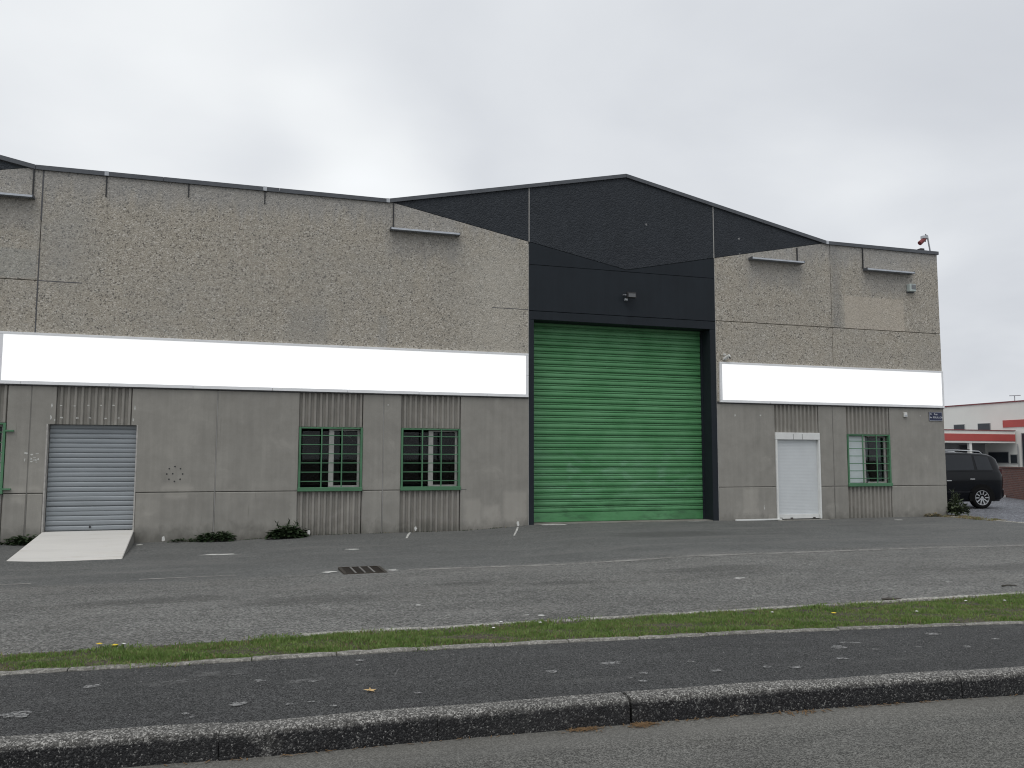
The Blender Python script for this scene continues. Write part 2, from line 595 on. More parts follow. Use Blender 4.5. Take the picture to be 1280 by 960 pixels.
def fore_extra(b, p, x, y, z, c, med, fine):
    # the strip along the building is a smoother, darker and bluer resurfacing than the strip by the verge
    yy = b.add(y, b.mul(b.sub(med, 0.5), 1.0))
    rear = b.mr(yy, -7.0, -6.6)
    c = b.mix(b.mul(rear, 0.45), c, (0.082, 0.088, 0.088))
    # oil stains
    for ox, oy, rx, ry in ((2.64, -8.8, 0.42, 0.22), (3.75, -9.2, 0.55, 0.2), (6.3, -8.6, 1.0, 0.35), (0.7, -9.6, 0.9, 0.4), (10.5, -9.8, 1.2, 0.4), (-0.8, -9.0, 1.0, 0.35), (8.5, -3.2, 1.5, 0.7)):
        dx_ = b.m('DIVIDE', b.sub(x, ox), rx)
        dy_ = b.m('DIVIDE', b.sub(y, oy), ry)
        r2 = b.add(b.add(b.mul(dx_, dx_), b.mul(dy_, dy_)), b.mul(b.sub(fine, 0.5), 1.6))
        c = b.mix(b.mul(b.mr(r2, 1.1, 0.3), 0.42), c, (0.045, 0.045, 0.043))
    # pale dust drifted near the front edge of the left half
    dust = b.mul(b.mr(b.noise(b.vscale(p, (0.35, 1.6, 1)), 1.0, 5, 0.6), 0.52, 0.7), 0.35)
    c = b.mix(dust, c, (0.19, 0.185, 0.175))
    return c


def pav_extra(b, p, x, y, z, c, med, fine):
    # grit washed along both edges
    dust = b.mul(b.mr(b.noise(b.vscale(p, (0.9, 2.2, 1)), 1.8, 6, 0.65), 0.56, 0.74), 0.42)
    c = b.mix(dust, c, (0.115, 0.115, 0.11))
    return c


def road_extra(b, p, x, y, z, c, med, fine):
    gut = b.mr(b.add(y, b.add(b.mul(x, 0.05), b.mul(b.sub(med, 0.5), 0.5))), -14.55, -14.2)
    c = b.mix(b.mul(gut, 0.35), c, (0.19, 0.182, 0.162))
    tyre = b.mr(b.noise(b.vscale(p, (0.15, 3.0, 1)), 1.1, 4, 0.6), 0.4, 0.65)
    c = b.mix(b.mul(tyre, 0.3), c, (0.15, 0.148, 0.138))
    return c


M['forecourt'] = mat_asphalt('worn_forecourt_asphalt', (0.062, 0.063, 0.059), (0.196, 0.195, 0.184), 62, 0.55, 0.10, fore_extra, 0.85)
M['pavement'] = mat_asphalt('new_pavement_asphalt', (0.016, 0.0165, 0.0165), (0.078, 0.079, 0.078), 140, 0.42, 0.0, pav_extra, 1.0)
M['road'] = mat_asphalt('grey_road_asphalt', (0.045, 0.045, 0.041), (0.160, 0.158, 0.145), 130, 0.75, 0.12, road_extra, 0.9)
M['yard'] = mat_asphalt('bluish_yard_gravel', (0.085, 0.09, 0.102), (0.19, 0.197, 0.215), 22, 0.35, 0.0, None, 1.0)
M['earth'] = mat_asphalt('earth_ground', (0.06, 0.055, 0.04), (0.10, 0.09, 0.065), 12, 0.4)
M['soil'] = mat_asphalt('verge_soil', (0.045, 0.04, 0.028), (0.09, 0.08, 0.055), 40, 0.4)


def mat_kerb():
    b = material('granite_aggregate_kerb')
    p = b.pos()
    x, y, z = b.sep(p)
    d1, col1 = b.voro(p, 105.0)
    d2, col2 = b.voro(p, 210.0)
    s = b.add(b.mul(b.chan(col1, 0), 0.6), b.mul(b.chan(col2, 0), 0.4))
    top = b.ramp(s, [(0.1, (0.035, 0.034, 0.032)), (0.4, (0.095, 0.092, 0.085)), (0.64, (0.16, 0.156, 0.146)), (0.84, (0.46, 0.45, 0.42))])
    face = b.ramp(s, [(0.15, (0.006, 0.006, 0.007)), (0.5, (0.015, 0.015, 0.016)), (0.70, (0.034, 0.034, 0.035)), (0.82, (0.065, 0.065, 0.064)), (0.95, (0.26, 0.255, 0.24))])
    n = b.noise(p, 3.0, 5, 0.65)
    n2 = b.noise(p, 22.0, 4, 0.7)
    # tyre rubber, tar and painted-in shade on the road side of the stones; it stops in a ragged line under the arris
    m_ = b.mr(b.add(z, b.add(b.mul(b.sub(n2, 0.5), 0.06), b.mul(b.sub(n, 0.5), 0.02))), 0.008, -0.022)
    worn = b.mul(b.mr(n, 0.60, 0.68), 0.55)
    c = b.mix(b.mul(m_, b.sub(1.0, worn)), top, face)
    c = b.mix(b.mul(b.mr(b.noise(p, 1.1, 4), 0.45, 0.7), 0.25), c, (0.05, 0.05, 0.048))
    b.set(b.bs.inputs['Base Color'], c)
    b.set(b.bs.inputs['Roughness'], 0.85)
    b.set(b.bs.inputs['Specular IOR Level'], 0.35)
    bump(b, b.mul(d1, -1.0), 0.6, 0.008)
    return b.mat


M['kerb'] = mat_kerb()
M['edging'] = mat_asphalt('concrete_edging', (0.15, 0.145, 0.13), (0.25, 0.242, 0.22), 55, 0.5, 0.25, None, 0.7)
M['edging_pale'] = mat_asphalt('pale_edging', (0.22, 0.215, 0.19), (0.36, 0.35, 0.32), 55, 0.5, 0.1, None, 0.7)


def mat_ramp():
    b = material('ramp_cement')
    p = b.pos()
    x, y, z = b.sep(p)
    n = b.noise(b.vscale(p, (0.5, 2.0, 1)), 1.4, 6, 0.6, 0.4)
    f = b.noise(p, 45, 4, 0.65)
    k = b.add(0.80, b.add(b.mul(n, 0.26), b.mul(f, 0.14)))
    c = b.n('ShaderNodeVectorMath', {0: (0.64, 0.625, 0.59), 1: b.grey(k)}, operation='MULTIPLY').outputs[0]
    c = b.mix(b.mul(b.mr(b.noise(b.vscale(p, (0.6, 3, 1)), 2.0, 5, 0.6), 0.58, 0.7), 0.3), c, (0.42, 0.37, 0.29))
    b.set(b.bs.inputs['Base Color'], c)
    b.set(b.bs.inputs['Roughness'], 0.85)
    bump(b, f, 0.3, 0.006)
    return b.mat


M['ramp'] = mat_ramp()


def mat_wear(name, col, lo, hi, scale):
    """paint or splash with gaps worn through it"""
    b = material(name)
    p = b.pos()
    n = b.add(b.mul(b.noise(p, scale, 5, 0.65), 0.6), b.mul(b.noise(p, scale * 6, 4, 0.7), 0.4))
    a = b.mr(n, lo, hi)
    b.set(b.bs.inputs['Base Color'], col)
    b.set(b.bs.inputs['Roughness'], 0.85)
    b.set(b.bs.inputs['Alpha'], a)
    return b.mat


M['line'] = mat_wear('worn_line_paint', (0.275, 0.268, 0.25), 0.33, 0.58, 2.2)
M['spot'] = mat_wear('chalky_splash', (0.29, 0.29, 0.285), 0.44, 0.58, 34.0)
M['dustpatch'] = mat_wear('pale_smear', (0.20, 0.2, 0.195), 0.45, 0.75, 7.0)
M['whitepaint'] = mat_wear('white_mark_paint', (0.58, 0.58, 0.55), 0.30, 0.52, 12.0)


def mat_leaf(name, c0, c1, scale=5.0, trans=0.2):
    b = material(name)
    p = b.pos()
    n = b.noise(p, scale, 3, 0.6)
    c = b.mix(b.mr(n, 0.32, 0.68), c0, c1)
    b.set(b.bs.inputs['Base Color'], c)
    b.set(b.bs.inputs['Roughness'], 0.6)
    b.set(b.bs.inputs['Specular IOR Level'], 0.3)
    t = b.n('ShaderNodeBsdfTranslucent', {0: c})
    mx = b.n('ShaderNodeMixShader', {0: trans})
    b.nt.links.new(b.bs.outputs[0], mx.inputs[1])
    b.nt.links.new(t.outputs[0], mx.inputs[2])
    b.nt.links.new(mx.outputs[0], b.out.inputs[0])
    return b.mat


M['grass'] = mat_leaf('verge_grass', (0.115, 0.20, 0.045), (0.22, 0.30, 0.092), 8.0, 0.3)
M['grass_dry'] = mat_leaf('dry_grass', (0.18, 0.15, 0.08), (0.30, 0.25, 0.14), 9.0, 0.2)
M['weed'] = mat_leaf('weed_leaf', (0.016, 0.032, 0.014), (0.045, 0.072, 0.030), 12.0, 0.15)
M['weed_olive'] = mat_leaf('olive_leaf', (0.045, 0.062, 0.03), (0.10, 0.12, 0.07), 12.0, 0.15)
M['stem'] = simple('weed_stem', (0.05, 0.06, 0.03), 0.7)
M['leaf_tan'] = simple('dead_leaf', (0.52, 0.36, 0.17), 0.7, 0, 0.2, 60)
M['litter'] = mat_leaf('dead_needles', (0.13, 0.075, 0.035), (0.26, 0.17, 0.09), 20, 0.1)
M['yellow'] = simple('dandelion_yellow', (0.75, 0.55, 0.03), 0.7)
M['petal'] = simple('daisy_white', (0.7, 0.7, 0.68), 0.7)
M['paper'] = simple('paper_white', (0.5, 0.5, 0.48), 0.8)
M['twig'] = simple('twig_brown', (0.035, 0.028, 0.02), 0.8)

# ================================================================== GROUND
xs_full = sorted(set([-3000, -600, -120, -60] + [round(-30 + 0.5 * i, 2) for i in range(0, 181)] + [90, 200, 600, 3000]))

gr = mesh('ground', [(-4000, -4000, -0.5), (4000, -4000, -0.5), (4000, 4000, -0.5), (-4000, 4000, -0.5)], [(0, 1, 2, 3)], M['earth'])
structure(gr, 'open earth reaching to the horizon')


def sheet(name, xs, rows, mat, label, skirt=None):
    """rows: list of functions X -> (Y, Z), back to front"""
    v, f = [], []
    nr = len(rows)
    for X in xs:
        for fn in rows:
            yy, zz = fn(X)
            v.append((X, yy, zz))
    for i in range(len(xs) - 1):
        for j in range(nr - 1):
            a = i * nr + j
            f.append((a, a + 1, a + nr + 1, a + nr))
    me = bpy.data.meshes.new(name)
    me.from_pydata(v, [], f)
    bm = bmesh.new()
    bm.from_mesh(me)
    bmesh.ops.recalc_face_normals(bm, faces=bm.faces)
    if sum(fc.normal.z for fc in bm.faces) < 0:
        bmesh.ops.reverse_faces(bm, faces=bm.faces)
    bm.to_mesh(me)
    bm.free()
    me.polygons.foreach_set('use_smooth', [True] * len(me.polygons))
    o = link(name, me, mat)
    return structure(o, label)


xs_near = [round(-30 + 0.5 * i, 2) for i in range(0, 141)]
road = sheet('road', xs_near, [lambda X: (y_kerb(X) + 0.05, -0.13), lambda X: (y_kerb(X) - 0.6, -0.128), lambda X: (y_kerb(X) - 3.0, -0.10), lambda X: (-21.5, -0.10), lambda X: (-24.0, -0.2)], M['road'], 'grey worn asphalt road in front of the dark kerb')
pav = sheet('pavement', xs_near, [lambda X: (y_edging(X) + 0.01, 0.026), lambda X: ((y_edging(X) + y_kerb(X)) * 0.5, 0.028), lambda X: (y_kerb(X) + 0.15, 0.018)], M['pavement'], 'dark new asphalt footway between the kerb and the grass strip')
verge = sheet('verge_soil', xs_near, [lambda X: (y_grass(X) - 0.0, 0.012), lambda X: ((y_edging(X) + y_grass(X)) * 0.5, 0.03), lambda X: (y_edging(X) + 0.08, 0.02)], M['soil'], 'bare soil under the grass strip')
X_END = 18.62
xf = [X for X in xs_near if X < X_END - 0.2] + [X_END]
frac = [0, .03, .08, .14, .2, .27, .34, .41, .48, .55, .62, .7, .78, .86, .94, 1.0]
fore = sheet('forecourt', xf, [(lambda X, t=t: ((1 - t) * 0.62 + t * (y_grass(X)), fz(X, (1 - t) * 0.62 + t * y_grass(X)))) for t in frac], M['forecourt'], 'worn grey asphalt forecourt along the building')
yard = sheet('yard', [18.78, 20, 24, 30, 40, 60, 100], [lambda X: (80, -0.02), lambda X: (30, -0.06), lambda X: (8, -0.08), lambda X: (0, -0.08), lambda X: (-6, -0.06), lambda X: (y_grass(X), -0.01)], M['yard'], 'bluish grey gravel yard beside the building')

# kerb of single stones along the road
kerb = thing('kerb', 'dark granite kerb of single stones along the road', 'kerb', (0, y_kerb(0), -0.13))
del kerb['category']
kerb['kind'] = 'structure'
KL = 1.185


def kerb_mesh():
    prof = [(0.0, -0.30), (0.012, -0.10), (0.020, -0.018), (0.028, 0.004), (0.045, 0.017), (0.075, 0.022), (0.158, 0.022), (0.158, -0.30)]
    rnd = random.Random(4)
    bm = bmesh.new()
    n = 7
    rings = []
    for i in range(n):
        X = -KL / 2 + 0.0009 + (KL - 0.0018) * i / (n - 1)
        jit = 0.0 if i in (0, n - 1) else 0.004
        rings.append([bm.verts.new((X, a + rnd.uniform(-jit, jit), c + rnd.uniform(-jit, jit) * 0.7)) for a, c in prof])
    for A, B in zip(rings, rings[1:]):
        for k in range(len(prof) - 1):
            bm.faces.new((A[k], B[k], B[k + 1], A[k + 1]))
    bm.faces.new(rings[0])
    bm.faces.new(rings[-1][::-1])
    bmesh.ops.recalc_face_normals(bm, faces=bm.faces)
    me = bpy.data.meshes.new('kerb_stone')
    bm.to_mesh(me)
    bm.free()
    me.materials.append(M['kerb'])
    return me


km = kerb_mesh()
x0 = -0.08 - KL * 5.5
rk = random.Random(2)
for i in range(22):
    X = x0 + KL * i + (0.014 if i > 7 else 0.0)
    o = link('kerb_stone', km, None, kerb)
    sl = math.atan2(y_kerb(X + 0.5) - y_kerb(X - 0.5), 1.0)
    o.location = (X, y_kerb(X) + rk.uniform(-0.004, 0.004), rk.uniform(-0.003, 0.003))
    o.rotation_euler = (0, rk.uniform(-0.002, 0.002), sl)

edging = thing('edging', 'pale concrete edging stones between footway and grass', 'edging', (0, y_edging(0), 0))
del edging['category']
edging['kind'] = 'structure'


def strip_stone(L, w, top, seed):
    rnd = random.Random(seed)
    bm = bmesh.new()
    n = 6
    rings = []
    for i in range(n):
        X = -L / 2 + 0.004 + (L - 0.008) * i / (n - 1)
        j = 0.004
        rings.append([bm.verts.new((X, a + rnd.uniform(-j, j), c + (rnd.uniform(-j, j) if c > 0 else 0))) for a, c in ((0, -0.2), (0, top - 0.01), (0.012, top), (w - 0.012, top), (w, top - 0.012), (w, -0.2))])
    for A, B in zip(rings, rings[1:]):
        for k in range(5):
            bm.faces.new((A[k], B[k], B[k + 1], A[k + 1]))
    bm.faces.new(rings[0])
    bm.faces.new(rings[-1][::-1])
    bmesh.ops.recalc_face_normals(bm, faces=bm.faces)
    me = bpy.data.meshes.new('edging_stone')
    bm.to_mesh(me)
    bm.free()
    return me


EL = 0.60
ems = []
for s in range(4):
    me = strip_stone(EL, 0.085, 0.042, 10 + s)
    me.materials.append(M['edging'])
    ems.append(me)
for i in range(40):
    X = -4.4 + EL * i
    o = link('edging_stone', ems[i % 4], None, edging)
    o.location = (X, y_edging(X), rk.uniform(-0.005, 0.003))
    o.rotation_euler = (0, rk.uniform(-0.006, 0.006), math.atan2(y_edging(X + 0.3) - y_edging(X - 0.3), 0.6))

redge = thing('rear_edging', 'thin pale edging between the grass strip and the forecourt', 'edging', (6, y_grass(6), 0))
del redge['category']
redge['kind'] = 'structure'
BL = 1.0
bms = []
for s in range(3):
    me = strip_stone(BL, 0.05, 0.038, 30 + s)
    me.materials.append(M['edging_pale'])
    bms.append(me)
for i in range(22):
    X = -2.0 + BL * i
    o = link('edging_stone', bms[i % 3], None, redge)
    o.location = (X, y_grass(X) - 0.03, rk.uniform(-0.004, 0.008) - (0.03 if X < 0.3 else 0.0))
    o.rotation_euler = (0, 0, math.atan2(y_grass(X + 0.5) - y_grass(X - 0.5), 1.0))

# kerb line between forecourt and yard
yk_ = thing('yard_edging', 'low weathered edging between forecourt and gravel yard', 'edging', (18.7, -5, -0.1))
del yk_['category']
yk_['kind'] = 'structure'
for i in range(11):
    Y = -0.6 - i * 1.0
    o = link('edging_stone', bms[i % 3], None, yk_)
    o.location = (18.73 - 0.02 * i, Y, fz(18.6, Y) - 0.02)
    o.rotation_euler = (0, 0, R(88.9))
    o.scale = (1.0, 2.2, 1.0)


# flat irregular marks lying on the ground
def blob(name, x, y, rx, ry, mat, parent, zf, seed, lift=0.004, rot=0.0, n=14, rough=0.35):
    rnd = random.Random(seed)
    v = [(x, y, zf(x, y) + lift)]
    for k in range(n):
        a = 2 * math.pi * k / n
        r = 1 + rnd.uniform(-rough, rough)
        px, py = math.cos(a) * rx * r, math.sin(a) * ry * r
        qx, qy = px * math.cos(rot) - py * math.sin(rot), px * math.sin(rot) + py * math.cos(rot)
        v.append((x + qx, y + qy, zf(x + qx, y + qy) + lift))
    f = [(0, 1 + k, 1 + (k + 1) % n) for k in range(n)]
    return mesh(name, v, f, mat, parent)


def pz(x, y):
    return 0.0275


spots = [(-1.18, -13.49, 1.7), (-0.88, -12.96, 1.1), (-0.27, -13.75, .5), (-0.23, -13.82, .4), (0.14, -13.13, .8), (0.47, -13.25, .7), (0.01, -13.64, 1.0), (0.43, -13.72, .4),
         (0.3, -13.73, .5), (0.85, -12.76, .7), (0.8, -12.89, .4), (1.27, -13.46, .5), (2.05, -13.47, .9), (2.54, -13.37, 1.4), (2.64, -13.69, .7), (2.54, -13.88, .6), (2.49, -13.78, .4),
         (0.55, -13.84, .5), (1.08, -13.72, .5), (1.44, -12.79, .3), (1.52, -12.78, .3), (4.44, -13.42, 1.3), (4.67, -13.33, .8), (4.59, -13.3, .9), (4.21, -13.74, .9), (5.52, -13.24, 1.3),
         (3.54, -13.79, .7), (3.72, -13.86, .9), (3.14, -13.78, .8), (3.1, -13.5, .6), (5.87, -13.54, .8), (4.65, -13.56, .6), (5.04, -13.59, .6), (5.41, -13.7, .8)]
rs = random.Random(9)
for i, (x, y, s) in enumerate(spots):
    blob('splash_mark', x, y, 0.050 * s, 0.036 * s, M['spot'], pav, pz, 100 + i, rot=rs.uniform(-.5, .5), rough=0.3)
blob('dust_patch', -0.12, -12.86, 0.22, 0.07, M['dustpatch'], pav, pz, 61)
blob('dust_patch', -0.42, -13.02, 0.14, 0.06, M['dustpatch'], pav, pz, 62)
blob('dust_patch', 0.42, -13.22, 0.16, 0.05, M['dustpatch'], pav, pz, 63)
blob('scratch_mark', 1.01, -13.26, 0.16, 0.006, M['dustpatch'], pav, pz, 64, rot=R(72))


def line_strip(name, pts, w, mat, parent, zf, lift=0.005):
    v, f = [], []
    for i, (x, y) in enumerate(pts):
        d = Vector(pts[min(i + 1, len(pts) - 1)]) - Vector(pts[max(i - 1, 0)])
        d.normalize()
        nx, ny = -d.y, d.x
        ww = w * (1 + 0.15 * math.sin(i * 2.1))
        for s in (-1, 1):
            X, Y = x + nx * s * ww / 2, y + ny * s * ww / 2
            v.append((X, Y, zf(X, Y) + lift))
    for i in range(len(pts) - 1):
        f.append((2 * i, 2 * i + 2, 2 * i + 3, 2 * i + 1))
    return mesh(name, v, f, mat, parent)


line_strip('painted_line', [(2.3 + 0.5 * i, -6.95 - 0.022 * i if i < 8 else -7.12 - 0.006 * (i - 8)) for i in range(33)], 0.17, M['line'], fore, fz)
line_strip('painted_line', [(-1.3 + 0.25 * i, -6.4 + 0.02 * i) for i in range(6)], 0.10, M['line'], fore, fz)
line_strip('painted_line', [(-3.6 + 0.25 * i, -6.45 + 0.01 * i) for i in range(5)], 0.10, M['line'], fore, fz)
for i, (x, y, rx, ry, m_) in enumerate([(-0.38, -2.78, 0.38, 0.11, 'whitepaint'), (0.08, -3.47, 0.09, 0.07, 'dustpatch'), (1.95, -3.21, 0.11, 0.10, 'whitepaint'), (6.02, -9.61, 0.08, 0.05, 'whitepaint'),
                                        (8.2, -10.73, 0.03, 0.03, 'whitepaint'), (1.74, -10.4, 0.03, 0.03, 'whitepaint'), (2.73, -11.36, 0.04, 0.03, 'whitepaint'), (2.6, -11.3, 0.03, 0.02, 'whitepaint'),
                                        (-1.93, -0.5, 0.06, 0.1, 'whitepaint'), (-1.75, -1.7, 0.12, 0.25, 'dustpatch'), (-1.6, -1.2, 0.08, 0.15, 'dustpatch'), (7.0, -0.25, 0.30, 0.16, 'whitepaint'), (10.95, -0.1, 0.25, 0.07, 'whitepaint'),
                                        (7.3, -1.1, 0.12, 0.1, 'dustpatch'), (9.0, -1.0, 0.15, 0.1, 'dustpatch'), (14.0, -0.35, 0.7, 0.12, 'dustpatch'), (16.4, -0.9, 0.12, 0.1, 'whitepaint'), (1.2, -6.75, 0.09, 0.12, 'whitepaint'), (2.08, -6.9, 0.07, 0.10, 'whitepaint')]):
    blob('paint_mark', x, y, rx, ry, M[m_], fore, fz, 200 + i, lift=0.006)
line_strip('paint_mark', [(3.62, -0.10), (3.50, -0.55), (3.30, -1.4)], 0.045, M['whitepaint'], fore, fz)
line_strip('paint_mark', [(6.12, -0.25), (5.92, -0.8), (5.5, -1.9)], 0.04, M['whitepaint'], fore, fz)


# grass strip ---------------------------------------------------------------
def grass(name, pts_fn, n, hmin, hmax, mats, seed, label, width=0.004, lean=0.6):
    rng = np.random.default_rng(seed)
    P = pts_fn(rng, n)
    n = len(P)
    ang = rng.uniform(0, 2 * np.pi, n)
    hh = rng.uniform(hmin, hmax, n) * (0.6 + 0.8 * rng.random(n))
    hh *= 0.75 + 0.45 * np.sin(P[:, 0] * 5.3 + 2.0 * np.sin(P[:, 1] * 6.1)) * np.sin(P[:, 1] * 8.3 + P[:, 0] * 1.7) + 0.25 * np.sin(P[:, 0] * 1.9) ** 2
    ln = rng.uniform(0.1, lean, n) * hh
    la = rng.uniform(0, 2 * np.pi, n)
    w = width * rng.uniform(0.7, 1.4, n)
    dxy = np.stack([np.cos(ang), np.sin(ang)], 1) * w[:, None]
    V = np.zeros((n, 5, 3))
    V[:, 0, :] = P
    V[:, 1, :] = P
    V[:, 0, :2] -= dxy
    V[:, 1, :2] += dxy
    mid = P.copy()
    mid[:, 2] += hh * 0.6
    mid[:, :2] += (np.stack([np.cos(la), np.sin(la)], 1) * (ln * 0.35)[:, None])
    V[:, 2, :] = mid
    V[:, 3, :] = mid
    V[:, 2, :2] += dxy * 0.75
    V[:, 3, :2] -= dxy * 0.75
    tip = P.copy()
    tip[:, 2] += hh * 0.95
    tip[:, :2] += (np.stack([np.cos(la), np.sin(la)], 1) * ln[:, None])
    V[:, 4, :] = tip
    idx = np.arange(n)[:, None] * 5
    q = idx + np.array([[0, 1, 2, 3]])
    t = idx + np.array([[3, 2, 4]])
    me = bpy.data.meshes.new(name)
    me.vertices.add(n * 5)
    me.vertices.foreach_set('co', V.reshape(-1))
    loops = np.concatenate([q, t], 1).reshape(-1)
    me.loops.add(len(loops))
    me.loops.foreach_set('vertex_index', loops.astype(np.int32))
    me.polygons.add(2 * n)
    st = np.stack([np.arange(n) * 7, np.arange(n) * 7 + 4], 1).reshape(-1)
    me.polygons.foreach_set('loop_start', st.astype(np.int32))
    for m_ in mats:
        me.materials.append(m_)
    if len(mats) > 1:
        mi = (rng.random(n) < 0.07 + 0.14 * (np.sin(P[:, 0] * 3.7 + P[:, 1] * 5.0) * np.sin(P[:, 0] * 1.3 - P[:, 1] * 7.0) > 0.35)).astype(np.int32)
        me.polygons.foreach_set('material_index', np.repeat(mi, 2))
    me.update(calc_edges=True)
    me.validate()
    o = link(name, me)
    o['kind'] = 'stuff'
    o['label'] = label
    return o


def strip_pts(rng, n):
    X = rng.uniform(-4.5, 14.0, n)
    t = rng.random(n)
    # clumps and worn gaps
    ye = np.array([y_edging(a) + 0.06 for a in X])
    yg = np.array([y_grass(a) - 0.02 for a in X])
    ye += rng.uniform(-0.06, 0.04, n) + 0.05 * np.sin(X * 3.1) * (rng.random(n))
    yg += 0.04 * np.sin(X * 2.3 + 1) + rng.uniform(-0.05, 0.05, n) + np.where(X < 1.0, 0.05 * np.sin(X * 5), 0)
    Y = ye + (yg - ye) * t
    clump = np.sin(X * 4.3 + 3 * np.sin(Y * 5)) * np.sin(Y * 9 + 2 * np.sin(X * 2.7)) + np.sin(X * 11 + Y * 7) * 0.5
    edge = np.minimum(t, 1 - t)
    keep = rng.random(n) < np.clip(0.50 + 0.48 * clump + (edge - 0.12) * 1.2, 0.05, 1)
    Z = np.full(n, 0.022)
    return np.stack([X, Y, Z], 1)[keep]


grass('grass', strip_pts, 240000, 0.010, 0.032, [M['grass'], M['grass_dry']], 3, 'short ragged green grass strip between footway and forecourt', 0.0035, 0.9)

# ================================================================== WAREHOUSE
wh = thing('warehouse', 'long grey concrete warehouse with navy gable and big green roller door', 'warehouse', (9.0, 0, -0.08))
ZT, ZB = 2.93, -0.65
GC, GH = 9.08, 6.06          # gable centre and half width
VAL = 7.40                   # underside of coping at the valleys


def zc(X):                    # underside of coping
    for c in (GC, -10.30):
        if abs(X - c) < GH:
            return VAL + 0.2055 * (GH - abs(X - c))
    return VAL


def zv(X, c=GC):              # lower edge of the painted rhombus
    return 6.245 + 0.1985 * abs(X - c)


def wall_panel(pts, mat, yf=0.0, yb=0.09, bev=0.008, name='wall_panel'):
    return prism(name, pts, yf, yb, M[mat], wh, bev)


JT = 0.776
# lower flat panels, each split by the horizontal joint
for x0_, x1_ in ((-16.3, -12.6), (-12.59, -8.9), (-8.89, -5.93), (-4.515, -4.103), (-0.55, 1.145), (2.542, 2.997), (3.009, 3.404), (11.61, 13.325), (14.705, 15.150), (15.162, 15.60), (17.04, 18.94)):
    wall_panel(rect(x0_, x1_, ZB, JT - 0.006), 'concrete', bev=0.016)
    wall_panel(rect(x0_, x1_, JT + 0.006, ZT), 'concrete', yf=0.003)
wall_panel(rect(4.802, 6.468, ZB, ZT), 'concrete')
# around the small grey door
wall_panel(rect(-4.091, -3.80, ZB, JT - 0.006), 'concrete', bev=0.016)
wall_panel([(-4.091, JT + .006), (-3.80, JT + .006), (-3.80, 2.165), (-3.648, 2.165), (-3.648, ZT), (-4.091, ZT)], 'concrete')
wall_panel(rect(-2.105, -0.562, ZB, JT - 0.006), 'concrete', bev=0.016)
wall_panel([(-2.105, JT + .006), (-0.562, JT + .006), (-0.562, ZT), (-2.235, ZT), (-2.235, 2.165), (-2.105, 2.165)], 'concrete')


def fluted(x0_, x1_, z0, z1):
    n = max(1, round((x1_ - x0_) / 0.127))
    pt = (x1_ - x0_) / n
    prof = []
    for i in range(n):
        a = x0_ + i * pt
        prof += [(a, 0.062), (a + pt * 0.34, 0.062), (a + pt * 0.50, 0.016), (a + pt * 0.82, 0.016), (a + pt * 0.98, 0.062)]
    prof.append((x1_, 0.062))
    v, f = [], []
    for x, y in prof:
        v += [(x, y, z0), (x, y, z1)]
    for i in range(len(prof) - 1):
        f.append((2 * i, 2 * i + 2, 2 * i + 3, 2 * i + 1))
    k = len(v)
    v += [(x0_, 0.095, z0), (x1_, 0.095, z0), (x0_, 0.095, z1), (x1_, 0.095, z1)]
    last = 2 * (len(prof) - 1)
    f.append((k + 1, k, k + 2, k + 3))
    f.append([2 * i for i in range(len(prof) - 1, -1, -1)] + [k, k + 1])
    f.append([2 * i + 1 for i in range(len(prof))] + [k + 3, k + 2])
    f.append((0, 1, k + 2, k))
    f.append((last, k + 1, k + 3, last + 1))
    return mesh('fluted_panel', v, f, M['ribbed'], wh)


WIN = [(-5.91, -4.525), (1.153, 2.537), (3.412, 4.796), (15.61, 17.032)]
for a, c in WIN:
    fluted(a, c, 2.185, ZT + 0.005)
    fluted(a, c, ZB, 0.772)
fluted(-3.642, -2.241, 2.165, ZT + 0.005)
fluted(13.335, 14.698, 2.205, ZT + 0.005)

# structural core behind the panels, left open at windows and doors
bm = bmesh.new()
cols = [(-16.3, -5.91, [(ZB, 7.38)]), (-5.91, -4.525, [(ZB, .772), (2.185, 7.38)]), (-4.525, -3.80, [(ZB, 7.38)]), (-3.80, -2.105, [(ZB, -0.02), (2.17, 7.38)]), (-2.105, 1.153, [(ZB, 7.38)]),
        (1.153, 2.537, [(ZB, .772), (2.185, 7.38)]), (2.537, 3.412, [(ZB, 7.38)]), (3.412, 4.796, [(ZB, .772), (2.185, 7.38)]), (4.796, 6.47, [(ZB, 7.38)]),
        (6.61, 11.44, [(4.9, 8.05)]), (11.605, 13.335, [(ZB, 7.38)]), (13.335, 14.70, [(ZB, -0.09), (2.205, 7.38)]), (14.70, 15.61, [(ZB, 7.38)]), (15.61, 17.032, [(ZB, .772), (2.185, 7.38)]), (17.032, 18.93, [(ZB, 7.38)])]
for a, c, iv in cols:
    for z0, z1 in iv:
        bm_box(bm, a, c, 0.10, 0.32, z0, z1)
from_bm('wall_core', bm, M['core'], wh)

# upper exposed-aggregate panels
UB, UJ = 2.975, 5.085
wall_panel(rect(-16.3, -4.103, UB, UJ - 0.007), 'aggregate')
wall_panel([(-16.3, UJ + .007), (-4.103, UJ + .007), (-4.103, VAL), (-4.26, VAL), (-4.38, zv(-4.38, -10.3) - .004), (-10.3, 6.241), (-16.2, zv(-16.2, -10.3) - .004), (-16.3, VAL)], 'aggregate')
wall_panel([(-4.09, UB), (6.466, UB), (6.466, zv(6.466) - .004), (3.14, zv(3.14) - .012), (3.02, VAL), (-4.09, VAL)], 'aggregate')
wall_panel(rect(11.61, 15.233, UB, UJ - 0.007), 'aggregate')
wall_panel([(11.61, UJ + .007), (15.233, UJ + .007), (15.233, VAL), (15.14, VAL), (15.02, zv(15.02) - .012), (11.61, zv(11.61) - .004)], 'aggregate')
wall_panel(rect(15.245, 18.94, UB, UJ - 0.007), 'aggregate')
